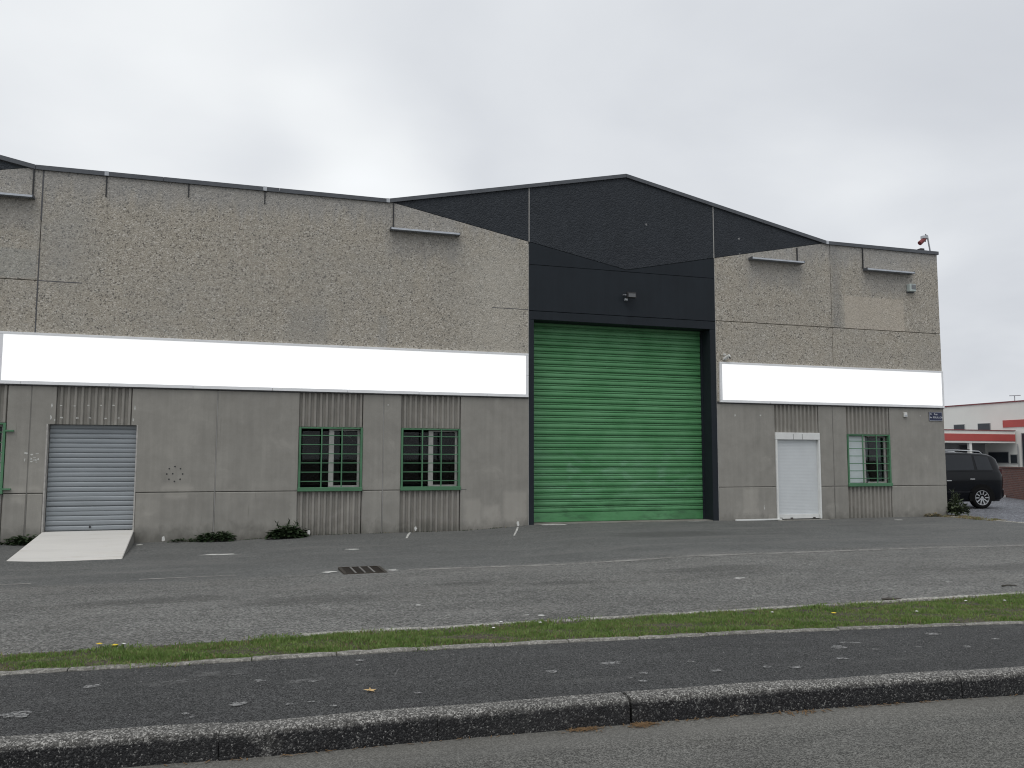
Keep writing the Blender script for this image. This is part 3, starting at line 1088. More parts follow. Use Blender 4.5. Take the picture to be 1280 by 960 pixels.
wall_panel(rect(15.245, 18.94, UJ + 0.007, VAL), 'aggregate')
# painted gable panels
wall_panel([(3.17, zv(3.17) - .004), (6.466, zv(6.466) + .004), (6.466, zc(6.466))], 'dark_agg', bev=0.004, name='gable_panel')
wall_panel([(11.61, zv(11.61) + .004), (14.99, zv(14.99) - .004), (11.61, zc(11.61))], 'dark_agg', bev=0.004, name='gable_panel')
wall_panel([(6.492, zv(6.492) + .004), (9.08, 6.249), (11.585, zv(11.585) + .004), (11.585, zc(11.585)), (9.08, zc(9.08)), (6.492, zc(6.492))], 'dark_agg', bev=0.006, name='gable_panel')
wall_panel([(-10.3, 6.249), (-4.42, zv(-4.42, -10.3)), (-10.3, zc(-10.3)), (-16.18, zv(-16.18, -10.3))], 'dark_agg', bev=0.004, name='gable_panel')
# smooth lintel panels above the green door
wall_panel([(6.475, 6.205), (11.60, 6.205), (11.60, zv(11.60) - .004), (9.08, 6.238), (6.475, zv(6.475) - .004)], 'dark_smooth', yf=0.003, bev=0.003, name='lintel_panel')
wall_panel(rect(6.475, 11.60, 5.072, 6.195), 'dark_smooth', yf=0.003, bev=0.003, name='lintel_panel')
wall_panel(rect(6.475, 11.60, 4.852, 5.062), 'dark_smooth', yf=0.006, yb=0.44, name='lintel_panel')
box('pilaster', 6.475, 6.607, 0.0, 0.60, ZB, 4.847, M['dark_smooth'], wh, 0.006)
box('pilaster', 11.44, 11.60, 0.0, 0.60, ZB, 4.847, M['dark_smooth'], wh, 0.006)
# pale mastic seams
for X in (6.479, 11.5975):
    z0 = zv(X)
    box('joint_seal', X - 0.011, X + 0.011, -0.006, 0.02, z0, zc(X), M['seal_light'], wh)
for X, z0, z1 in ((11.605, -0.1, 6.75), (6.4715, -0.1, 6.7)):
    box('joint_seal', X - 0.005, X + 0.005, 0.001, 0.02, z0, z1, M['seal_light'], wh)
# mastic left in the big left-hand bay
box('joint_seal', -4.09, -3.28, -0.002, 0.01, UJ - 0.009, UJ + 0.009, M['seal'], wh)
box('joint_seal', 5.55, 6.46, -0.002, 0.01, UJ - 0.008, UJ + 0.008, M['seal'], wh)
box('joint_seal', -4.112, -4.082, -0.004, 0.01, 6.35, 7.39, M['seal'], wh)
box('joint_seal', -4.108, -4.086, -0.004, 0.01, 4.0, 5.75, M['seal'], wh)
box('joint_seal', -0.561, -0.551, 0.002, 0.02, ZB, ZT - .01, M['seal_light'], wh)
for X in (-4.097, 15.156):
    box('joint_seal', X - 0.006, X + 0.006, 0.004, 0.02, ZB, ZT - .01, M['core'], wh)
box('joint_seal', 2.998, 3.008, 0.002, 0.02, ZB, ZT - .01, M['seal_light'], wh)
box('joint_seal', 4.82, 4.95, -0.001, 0.008, JT - .006, JT + .006, M['seal'], wh)

# coping along the roof line
cx = [-16.35, -13.4, -10.3, -7.3, -4.24, -1.8, 0.6, 3.02, 5.0, 7.0, 9.08, 11.1, 13.1, 15.14, 17.0, 18.97]
for a, c in zip(cx, cx[1:]):
    a2, c2 = a + 0.004, c - 0.004
    v = []
    for X in (a2, c2):
        Xc = min(max(X, -16.3), 18.97)
        zb = zc(Xc) if abs(X - 15.14) > 0.01 and abs(X - 3.02) > 0.01 else VAL
        v += [(X, -0.045, zb - 0.008), (X, -0.045, zb + 0.084), (X, 0.40, zb + 0.10), (X, 0.40, zb - 0.012)]
    mesh('coping', v, [(0, 4, 5, 1), (1, 5, 6, 2), (2, 6, 7, 3), (3, 7, 4, 0), (0, 1, 2, 3), (7, 6, 5, 4)], M['coping'], wh)
for X in (-2.91, 0.285, 15.14, 3.02):
    zb = VAL
    box('coping_clip', X - 0.04, X + 0.04, -0.052, -0.046, zb - 0.006, zb + 0.088, M['galv'], wh)

# short cable drops below the coping
for X, z1 in ((-2.91, 6.95), (-1.295, 7.10), (0.285, 7.10)):
    box('cable', X - 0.012, X + 0.012, -0.02, 0.0, z1, VAL - 0.01, M['black'], wh)

# roofs, side and rear walls
rp = [(-16.3, VAL - 0.3), (-10.3, zc(-10.3) - 0.3), (-4.24, VAL - 0.3), (3.02, VAL - 0.3), (9.08, zc(9.08) - 0.3), (15.14, VAL - 0.3), (18.7, VAL - 0.3)]
v, f = [], []
for X, Z in rp:
    v += [(X, 0.33, Z), (X, 30.0, Z)]
for i in range(len(rp) - 1):
    f.append((2 * i, 2 * i + 2, 2 * i + 3, 2 * i + 1))
mesh('roof', v, f, M['roof'], wh)
box('side_wall', 18.74, 18.935, 0.33, 30, ZB, VAL, M['aggregate'], wh)
box('side_wall', -16.3, -16.1, 0.33, 30, ZB, VAL, M['aggregate'], wh)
box('rear_wall', -16.1, 18.74, 29.8, 30, ZB, 7.05, M['aggregate'], wh)


# ---- windows with green grilles
def window(x0_, x1_, kind):
    z0, z1 = 0.778, 2.178
    fw = 0.045
    bm = bmesh.new()
    bm_box(bm, x0_, x0_ + fw, -0.012, 0.085, z0, z1, 0.004)
    bm_box(bm, x1_ - fw, x1_, -0.012, 0.085, z0, z1, 0.004)
    bm_box(bm, x0_ + fw, x1_ - fw, 0.02, 0.083, z1 - 0.035, z1, 0.004)
    win = from_bm('window', bm, M['green_frame'], wh)
    box('sill', x0_ - 0.01, x1_ + 0.01, -0.045, 0.083, z0 - 0.012, z0 + 0.075, M['green_frame'], win, 0.006)
    w = x1_ - x0_
    for i in range(6):
        zz = z1 - 0.185 - i * 0.2015
        box('grille_bar', x0_ + fw, x1_ - fw, 0.004, 0.018, zz - 0.0095, zz + 0.0095, M['green_frame'], win)
    for fr in (0.352, 0.672):
        X = x0_ + w * fr
        box('grille_bar', X - 0.014, X + 0.014, -0.011, 0.003, z0 + 0.04, z1 - 0.005, M['green_frame'], win)
    # white plastic casement behind
    bm = bmesh.new()
    xi0, xi1, zi0, zi1 = x0_ + 0.045, x1_ - 0.045, z0 + 0.075, z1 - 0.04
    bm_box(bm, xi1 - 0.05, xi1, 0.13, 0.19, zi0, zi1)
    bm_box(bm, x0_ + w * 0.53, xi1 - 0.05, 0.131, 0.189, zi0, zi0 + 0.035)
    bm_box(bm, x0_ + w * 0.53, xi1 - 0.05, 0.131, 0.189, zi1 - 0.03, zi1)
    from_bm('casement', bm, M['pvc'], win)
    xm = x0_ + w * (0.515 if kind != 'blind' else 0.44)
    box('mullion', xm - 0.055, xm + 0.055, 0.11, 0.195, zi0 + 0.002, zi1 - 0.002, M['pvc'], win, 0.006)
    for a, c in ((xi0 + 0.04, xm - 0.05), (xm + 0.05, xi1 - 0.05)):
        box('pane', a, c, 0.157, 0.163, zi0 + 0.05, zi1 - 0.045, M['glass'], win)
    bm = bmesh.new()
    X0, X1, Y0, Y1, Z0, Z1 = x0_ - 0.3, x1_ + 0.3, 0.33, 2.2, 0.2, 2.7
    vs = [bm.verts.new(c) for c in ((X0, Y0, Z0), (X1, Y0, Z0), (X1, Y1, Z0), (X0, Y1, Z0), (X0, Y0, Z1), (X1, Y0, Z1), (X1, Y1, Z1), (X0, Y1, Z1))]
    for q in ((1, 2, 6, 5), (2, 3, 7, 6), (3, 0, 4, 7), (4, 5, 6, 7), (3, 2, 1, 0)):
        bm.faces.new([vs[k] for k in q])
    from_bm('room', bm, M['interior'], win)
    if kind == 'blind':
        box('blind', xi0 - 0.02, xm - 0.05, 0.118, 0.128, zi0 + 0.01, zi1 - 0.01, M['blind'], win)
        # gathered net curtain in the right-hand sash
        for xa, xb, ph in ((xm + 0.05, xm + 0.30, 0.0), (xi1 - 0.22, xi1 - 0.05, 1.0)):
            v, f = [], []
            nn = 20
            for i in range(nn + 1):
                t = i / nn
                for j in range(9):
                    s = j / 8
                    pinch = 1 - 0.55 * math.exp(-((s - 0.42) / 0.22) ** 2) if ph == 0 else 1 - 0.25 * s
                    X = xa + (xb - xa) * t * pinch if ph == 0 else xb - (xb - xa) * (1 - t) * pinch
                    v.append((X, 0.25 + 0.018 * math.sin(t * 26 + ph), zi0 + 0.02 + (zi1 - zi0 - 0.05) * s))
            for i in range(nn):
                for j in range(8):
                    a = i * 9 + j
                    f.append((a, a + 9, a + 10, a + 1))
            mesh('curtain', v, f, M['curtain'], win, True)
    elif kind == 'lamp':
        tube_obj('interior_rail', [(xm + 0.32, 0.5, 2.12), (xm + 0.56, 0.9, 1.9)], 0.012, M['white_plastic'], win)
    return win


w0 = window(*WIN[0], 'plain')
window(*WIN[1], 'lamp')
window(*WIN[2], 'plain')
window(*WIN[3], 'blind')
for zz in (2.02, 0.865):
    box('hinge_tab', WIN[0][1], WIN[0][1] + 0.15, -0.05, 0.0, zz - 0.016, zz + 0.016, M['green_frame'], w0)


# ---- roller shutters of single slats
def slat_mesh(name, x0_, x1_, pitch, depth, mat, seed, seg=5, amp=1.0, single=False):
    rnd = random.Random(seed)
    prof = [(1.0, 0.0), (1.0, 0.06), (0.0, 0.095), (-0.12, 0.20), (-0.20, 0.38), (-0.10, 0.54), (0.12, 0.63), (0.80, 0.665), (0.80, 0.71), (0.05, 0.735), (-0.02, 0.80), (0.14, 0.885), (0.9, 0.93), (1.0, 0.995)]
    if single:
        prof = [(1.0, 0.0), (1.0, 0.07), (0.05, 0.12), (-0.12, 0.30), (-0.16, 0.55), (-0.05, 0.80), (0.25, 0.90), (1.0, 0.95), (1.0, 1.0)]
    v, f = [], []
    for i in range(seg + 1):
        X = x0_ + (x1_ - x0_) * i / seg
        wob = rnd.uniform(-0.0018, 0.0018) * amp
        wy = rnd.uniform(-0.004, 0.004) * amp
        for d, z in prof:
            v.append((X, d * depth + wy, z * pitch + wob))
    m_ = len(prof)
    for i in range(seg):
        for j in range(m_ - 1):
            a = i * m_ + j
            f.append((a, a + m_, a + m_ + 1, a + 1))
    me = bpy.data.meshes.new(name)
    me.from_pydata(v, [], f)
    me.materials.append(M[mat])
    me.update()
    return me


# big green door
YD = 0.46
bm = bmesh.new()
bm_box(bm, 6.607, 11.44, YD + 0.06, YD + 0.10, -0.2, 4.9)
gs = from_bm('roller_shutter', bm, M['green'], wh)
gs['label'] = 'large green slatted roller door under the navy gable'
vars_ = [slat_mesh('slat', 6.612, 11.435, 0.1585, 0.042, 'green', 50 + k, 8, 0.55) for k in range(6)]
rg = random.Random(6)
zz = 0.18
i = 0
while zz < 4.9:
    o = link('slat', vars_[rg.randrange(6)], None, gs)
    o.location = (0, YD + rg.uniform(-0.005, 0.005), zz)
    o.rotation_euler = (rg.uniform(-0.035, 0.035), rg.uniform(-0.0006, 0.0006), 0)
    zz += 0.1585
    i += 1
box('bottom_bar', 6.615, 11.432, YD - 0.01, YD + 0.03, -0.045, 0.178, M['green'], gs, 0.006)
for X0, X1 in ((6.607, 6.66), (11.40, 11.44)):
    box('guide_rail', X0, X1, YD - 0.05, YD - 0.012, -0.06, 4.85, M['dark_smooth'], gs)
box('threshold', 6.61, 11.437, 0.02, 0.6, -0.25, -0.052, M['concrete'], wh)

# small grey door
YG = 0.15
bm = bmesh.new()
bm_box(bm, -3.80, -2.105, YG + 0.05, YG + 0.08, 0.0, 2.17)
g2 = from_bm('roller_shutter', bm, M['grey_shutter'], wh)
g2['label'] = 'small grey slatted roller door behind the cement ramp'
vars2 = [slat_mesh('slat', -3.76, -2.14, 0.0985, 0.022, 'grey_shutter', 80 + k, 5, 0.6, True) for k in range(5)]
for k in range(22):
    o = link('slat', vars2[rg.randrange(5)], None, g2)
    o.location = (0, YG + rg.uniform(-0.003, 0.003), 0.012 + 0.0985 * k)
    o.rotation_euler = (rg.uniform(-0.03, 0.03), rg.uniform(-0.003, 0.003) if k < 8 else 0, 0)
M['jamb'] = simple('pale_jamb_paint', (0.40, 0.385, 0.36), 0.85, 0, 0.3, 9)
box('door_jamb', -3.802, -3.775, -0.004, 0.2, -0.02, 2.168, M['jamb'], g2)
box('door_jamb', -2.13, -2.103, -0.004, 0.2, -0.02, 2.168, M['jamb'], g2)
box('padlock', -2.96, -2.93, YG - 0.03, YG, 0.06, 0.10, M['black'], g2)

# white shuttered door
box('wall_filler', 13.335, 14.70, 0.09, 0.3, -0.12, -0.05, M['core'], wh)
bm = bmesh.new()
bm_box(bm, 13.345, 14.69, 0.06, 0.09, -0.05, 2.02)
wd = from_bm('white_door', bm, M['white_metal'], wh)
wd['label'] = 'white roller shutter door with a box above it'
box('shutter_box', 13.318, 14.702, -0.04, 0.09, 2.015, 2.20, M['white_frame'], wd, 0.006)
for X in (13.86, 14.14):
    box('box_seam', X - 0.006, X + 0.006, -0.0425, -0.03, 2.022, 2.165, M['seal'], wd)
box('door_frame', 13.325, 13.375, -0.035, 0.085, -0.07, 2.013, M['white_frame'], wd, 0.004)
box('door_frame', 14.655, 14.705, -0.035, 0.085, -0.07, 2.013, M['white_frame'], wd, 0.004)
box('bottom_bar', 13.377, 14.653, 0.015, 0.058, -0.06, 0.05, M['white_frame'], wd, 0.004)
lm = bpy.data.meshes.new('shutter_lath')
lm.from_pydata([(13.377, .0520, .002), (14.653, .0520, .002), (13.377, .0517, .018), (14.653, .0517, .018), (13.377, .0520, .038), (14.653, .0520, .038)], [], [(0, 1, 3, 2), (2, 3, 5, 4)])
lm.materials.append(M['white_metal'])
for k in range(51):
    o = link('shutter_lath', lm, None, wd)
    o.location = (0, 0, 0.052 + 0.0385 * k)
for X in (13.42, 13.75, 14.45):
    box('latch', X, X + 0.07, 0.0, 0.014, -0.055, -0.03, M['twig'], wd)

# flange of drilled holes, drill holes and chalk remains on the wall
for k in range(9):
    a = 2 * math.pi * k / 8
    x, z = (-1.36 + 0.155 * math.cos(a), 1.155 + 0.155 * math.sin(a)) if k < 8 else (-1.40, 1.16)
    bm = bmesh.new()
    bmesh.ops.create_cone(bm, cap_ends=True, segments=8, radius1=0.016, radius2=0.016, depth=0.012, matrix=Matrix.Translation((x, 0.001, z)) @ Matrix.Rotation(R(90), 4, 'X'))
    from_bm('drill_hole', bm, M['black'], wh)


def wall_mark(x, z, w, h, mat, seed, y=-0.003):
    rnd = random.Random(seed)
    n = 10
    v = [(x, y, z)]
    for k in range(n):
        a = 2 * math.pi * k / n
        r = 1 + rnd.uniform(-0.35, 0.35)
        v.append((x + math.cos(a) * w * r * 0.5, y, z + math.sin(a) * h * r * 0.5))
    return mesh('paint_chip', v, [(0, 1 + (k + 1) % n, 1 + k) for k in range(n)], mat, wh)


chips = [(-4.14, 1.575, .07, .05), (-4.04, 1.55, .05, .03), (-3.95, 1.57, .06, .025), (-4.05, 1.46, .04, .05), (-3.98, 1.44, .08, .03), (-3.92, 1.46, .03, .04), (-4.16, 1.45, .025, .07), (-3.99, 1.49, .05, .02), (-4.04, 1.41, .05, .02), (-3.95, 1.40, .04, .02),
         (-3.72, 2.55, .03, .09), (-3.73, 2.30, .03, .10), (-3.66, 2.25, .025, .04), (-2.18, 2.52, .03, .10), (-2.2, 2.28, .04, .07), (12.13, 2.63, .05, .07), (12.9, 2.64, .05, .05), (18.1, 2.72, .03, .04), (12.95, 0.25, .03, .12), (3.1, 2.7, .03, .03)]
for k in range(5):
    chips.append((-3.55 + 0.25 * k + rg.uniform(-.04, .04), 2.55 + rg.uniform(-.02, .02), .05, .022))
    chips.append((-3.5 + 0.25 * k + rg.uniform(-.04, .04), 2.30 + rg.uniform(-.02, .02), .05, .03))
for i, (x, z, w, h) in enumerate(chips):
    yy = 0.012 if -3.64 < x < -2.24 else -0.002
    wall_mark(x, z, w, h, M['whitepaint'], 300 + i, yy)
# white numbered-bay blobs painted at the foot of the wall
for i, (x, z) in enumerate(((-1.53, -0.18), (1.41, -0.12), (3.77, -0.09), (6.21, -0.03))):
    wall_mark(x, z, 0.062, 0.095, M['white_plastic'], 400 + i, -0.003 if i in (0, 3) else 0.011)

# ================================================================== THINGS ON THE WALL
def sign(name, x0_, x1_, label, ticks):
    z0, z1 = 2.955, 4.006
    t = thing(name, label, 'sign', ((x0_ + x1_) / 2, -0.06, z0), 'blank white signs above the ground floor')
    fw = 0.07
    yf, yb = -0.062, -0.004
    edges = [x0_] + ticks + [x1_]
    for a, c in zip(edges, edges[1:]):
        box('frame_rail', a + 0.003, c - 0.003, yf, yb, z1 - fw * 0.72, z1, M['alu'], t, 0.004)
        box('frame_rail', a + 0.003, c - 0.003, yf, yb, z0, z0 + fw, M['alu'], t, 0.004)
    zm = (z0 + z1) / 2
    for X0, X1 in ((x0_ + 0.003, x0_ + fw), (x1_ - fw, x1_ - 0.003)):
        box('frame_post', X0, X1, yf + 0.001, yb, z0 + fw + .001, zm - 0.003, M['alu'], t, 0.004)
        box('frame_post', X0, X1, yf + 0.001, yb, zm + 0.003, z1 - fw * 0.72 - .001, M['alu'], t, 0.004)
    box('sign_face', x0_ + fw - 0.01, x1_ - fw + 0.01, yf + 0.012, yb - 0.005, z0 + fw - 0.01, z1 - fw * 0.72 + 0.01, M['sign_glow'], t)
    return t


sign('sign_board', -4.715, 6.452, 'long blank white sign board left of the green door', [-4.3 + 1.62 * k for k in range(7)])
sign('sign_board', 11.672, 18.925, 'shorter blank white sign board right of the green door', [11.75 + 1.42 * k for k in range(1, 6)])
for a, c in ((-16.3, 6.47), (11.61, 18.94)):
    box('drip_ledge', a, c, -0.02, 0.1, ZT + 0.003, ZT + 0.02, M['seal'], wh)


def trough(x0_, z, xc, label, ztop=VAL - 0.012):
    x1_ = x0_ + 1.64
    t = thing('wall_light', label, 'wall light', ((x0_ + x1_) / 2, 0, z), 'grey light troughs under the parapet')
    v, f = [], []
    prof = [(0.0, 0.04), (-0.05, 0.04), (-0.18, 0.022), (-0.18, -0.018), (-0.168, -0.018), (-0.15, 0.0), (0.0, 0.0)]
    for X in (x0_, x1_):
        v += [(X, y, z + c) for y, c in prof]
    n = len(prof)
    for k in range(n):
        f.append((k, (k + 1) % n, n + (k + 1) % n, n + k))
    f.append(list(range(n - 1, -1, -1)))
    f.append(list(range(n, 2 * n)))
    bm = bmesh.new()
    vs = [bm.verts.new(c) for c in v]
    for q in f:
        bm.faces.new([vs[k] for k in q])
    from_bm('housing', bm, M['light_grey'], t)
    for k in range(40):
        X = x0_ + 0.04 + k * 0.04
        if X < x1_ - 0.03:
            box('louvre', X, X + 0.008, -0.145, -0.01, z - 0.02, z - 0.001, M['light_grey'], t)
    for X in (x0_ - 0.001, x1_ - 0.014):
        box('end_cap', X, X + 0.015, -0.182, 0.0, z - 0.025, z + 0.042, M['coping'], t)
    box('conduit', xc - 0.012, xc + 0.012, -0.03, -0.001, z + 0.042, ztop, M['black'], t)
    return t


trough(-5.87, 6.78, -4.27, 'grey light trough cut by the left edge of the picture')
trough(3.07, 6.755, 3.15, 'grey light trough at the left foot of the navy gable')
trough(12.64, 6.79, 14.16, 'grey light trough between the navy gable and the cleaned patch', 7.22)
trough(16.32, 6.76, 16.32, 'grey light trough nearest the right corner of the building')

t = thing('floodlight', 'small black floodlight over the green door', 'floodlight', (9.12, 0, 5.5))
bm = bmesh.new()
vs = bm_box(bm, 9.0, 9.24, -0.22, -0.12, 5.50, 5.64, 0.008)
from_bm('lamp_housing', bm, M['black'], t)
box('lamp_glass', 9.025, 9.215, -0.226, -0.219, 5.515, 5.605, M['glassy_black'], t)
tube_obj('bracket', [(9.0, -0.17, 5.57), (8.975, -0.15, 5.57), (8.975, 0.0, 5.60)], 0.012, M['galv'], t)
tube_obj('bracket', [(9.24, -0.17, 5.57), (9.265, -0.15, 5.57), (9.265, 0.0, 5.60)], 0.012, M['black'], t)
box('sensor', 8.99, 9.05, -0.12, -0.03, 5.44, 5.50, M['galv'], t, 0.006)

t = thing('alarm_box', 'pale square alarm box high near the right corner', 'alarm box', (17.91, 0, 6.24))
box('casing', 17.80, 18.02, -0.14, 0.0, 6.235, 6.45, M['box_green'], t, 0.012)
box('cover', 17.855, 18.0, -0.15, -0.139, 6.30, 6.43, M['curtain'], t, 0.004)
box('base_plate', 17.79, 18.03, -0.05, 0.001, 6.215, 6.236, M['coping'], t)

t = thing('security_camera', 'small white camera on top of the right sign beside the navy pilaster', 'camera', (11.85, 0, 4.01))
box('mount', 11.80, 11.88, -0.05, 0.0, 4.06, 4.14, M['white_plastic'], t, 0.006)
bm = bmesh.new()
bmesh.ops.create_cone(bm, cap_ends=True, segments=12, radius1=0.045, radius2=0.04, depth=0.16, matrix=Matrix.Translation((11.86, -0.12, 4.13)) @ Matrix.Rotation(R(25), 4, 'Z') @ Matrix.Rotation(R(65), 4, 'X'))
from_bm('barrel', bm, M['white_plastic'], t)
bm = bmesh.new()
bmesh.ops.create_cone(bm, cap_ends=True, segments=10, radius1=0.03, radius2=0.03, depth=0.01, matrix=Matrix.Translation((11.892, -0.193, 4.095)) @ Matrix.Rotation(R(25), 4, 'Z') @ Matrix.Rotation(R(65), 4, 'X'))
from_bm('lens', bm, M['black'], t)
box('hood', 11.79, 11.84, -0.1, -0.02, 4.17, 4.22, M['white_plastic'], t, 0.008)

t = thing('intercom_box', 'small white box under the right sign near the street name plate', 'box', (17.57, 0, 2.67))
box('casing', 17.51, 17.62, -0.05, 0.0, 2.675, 2.805, M['white_plastic'], t, 0.008)
box('button_plate', 17.535, 17.60, -0.056, -0.049, 2.70, 2.74, M['light_grey'], t)

t = thing('roof_lamp', 'red lamp hanging from a bent bracket at the right roof corner', 'lamp', (18.8, 0.1, 7.5))
tube_obj('arm', [(18.86, 0.15, 7.48), (18.74, 0.12, 7.98), (18.66, 0.10, 8.0)], 0.022, M['galv'], t)
box('head_bracket', 18.52, 18.70, 0.03, 0.16, 7.86, 7.95, M['galv'], t, 0.01)
bm = bmesh.new()
bmesh.ops.create_cone(bm, cap_ends=True, segments=14, radius1=0.065, radius2=0.055, depth=0.24, matrix=Matrix.Translation((18.52, 0.09, 7.79)) @ Matrix.Rotation(R(52), 4, 'Y'))
from_bm('red_housing', bm, M['red'], t)
tube_obj('stay', [(18.66, 0.10, 8.0), (18.64, 0.10, 7.78)], 0.014, M['black'], t)
box('base_block', 18.42, 18.56, 0.05, 0.2, 7.49, 7.57, M['black'], t, 0.01)

# street name plate
t = thing('street_sign', 'dark blue street name plate with white letters at the building corner', 'street sign', (18.63, 0, 2.58))
box('plate', 18.40, 18.865, -0.018, -0.001, 2.585, 2.84, M['blue'], t, 0.004)
for X0, X1, Z0, Z1 in ((18.408, 18.857, 2.827, 2.832), (18.408, 18.857, 2.593, 2.598), (18.408, 18.413, 2.598, 2.827), (18.852, 18.857, 2.598, 2.827)):
    box('border_line', X0, X1, -0.0195, -0.0178, Z0, Z1, M['letter'], t)


def text(s, x, z, size, parent, name='lettering', ext=0.001, y=-0.0195, align='LEFT'):
    cu = bpy.data.curves.new(name, 'FONT')
    cu.body = s
    cu.size = size
    cu.extrude = ext
    cu.align_x = align
    to = bpy.data.objects.new('tmp', cu)
    COL.objects.link(to)
    bpy.context.view_layer.update()
    me = bpy.data.meshes.new_from_object(to.evaluated_get(bpy.context.evaluated_depsgraph_get()))
    bpy.data.objects.remove(to)
    bpy.data.curves.remove(cu)
    me.transform(Matrix.Translation((x, y, z)) @ Matrix.Rotation(R(90), 4, 'X'))
    me.materials.clear()
    me.materials.append(M['letter'])
    return link(name, me, None, parent)


text('Z.I.', 18.425, 2.757, 0.06, t)
text('Rue', 18.57, 2.752, 0.078, t)
text('du', 18.425, 2.665, 0.062, t)
text('ROUILLON', 18.53, 2.662, 0.070, t)

# ================================================================== THINGS ON THE GROUND
t = thing('cement_ramp', 'pale cement ramp sloping up to the small grey door', 'ramp', (-2.9, -1.5, -0.25))
v = [(-3.79, 0.14, 0.004), (-2.10, 0.14, 0.004), (-2.10, -0.05, 0.0), (-1.94, -2.98, -0.242), (-3.72, -3.08, -0.242), (-3.79, -0.05, 0.0)]
vb = [(x, y, -0.5) for x, y, z in v]
fs = [(0, 1, 2, 5), (5, 2, 3, 4), (0, 6, 7, 1), (1, 7, 8, 2), (2, 8, 9, 3), (3, 9, 10, 4), (4, 10, 11, 5), (5, 11, 6, 0)]
bm = bmesh.new()
vv = [bm.verts.new(c) for c in v + vb]
for q in fs:
    bm.faces.new([vv[k] for k in reversed(q)])
bmesh.ops.recalc_face_normals(bm, faces=bm.faces)
es = [e for e in bm.edges if all(vt.co.z > -0.3 for vt in e.verts)]
bmesh.ops.bevel(bm, geom=es, offset=0.012, segments=1, affect='EDGES', clamp_overlap=True)
from_bm('slab', bm, M['ramp'], t)
M['ramp_side'] = simple('ramp_side_concrete', (0.20, 0.195, 0.18), 0.9, 0, 0.3, 6)
mesh('side_kerb', [(-2.095, -0.03, -0.012), (-1.935, -2.96, -0.252), (-1.925, -2.96, -0.4), (-2.08, -0.03, -0.4)], [(0, 1, 2, 3)], M['ramp_side'], t)

# drain
t = thing('drain_grate', 'rusty dark drain grate let into the forecourt', 'drain', (1.66, -6.8, fz(1.66, -6.8)))
zd = fz(1.66, -6.8) + 0.008
box('pit', 1.40, 1.92, -7.12, -6.46, zd - 0.05, zd, M['black'], t)
for X0, X1, Y0, Y1 in ((1.36, 1.96, -7.16, -7.12), (1.36, 1.96, -6.46, -6.42), (1.36, 1.40, -7.12, -6.46), (1.92, 1.96, -7.12, -6.46)):
    box('frame', X0, X1, Y0, Y1, zd - 0.05, zd + 0.012, M['twig'], t)
M['iron'] = simple('worn_iron', (0.17, 0.165, 0.155), 0.6, 0.3, 0.3, 12)
for k in range(3):
    X = 1.53 + 0.13 * k
    box('bar', X - 0.012, X + 0.012, -7.12, -6.46, zd + 0.001, zd + 0.013, M['iron'], t)
for k in range(5):
    Y = -7.02 + 0.115 * k
    box('cross_bar', 1.40, 1.92, Y - 0.012, Y + 0.012, zd + 0.0005, zd + 0.009, M['twig'], t)

# white plank at the foot of the wall
zb_ = fz(12.7, -0.05)
o = box('white_plank', 12.05, 13.42, -0.09, -0.02, zb_ + 0.005, zb_ + 0.045, M['white_frame'], None, 0.006)
tag(o, 'thin white plank lying at the wall foot left of the white door', 'plank')
o = box('door_step', 13.30, 14.85, -0.16, 0.055, -0.3, -0.082, M['concrete'], wh, 0.01)


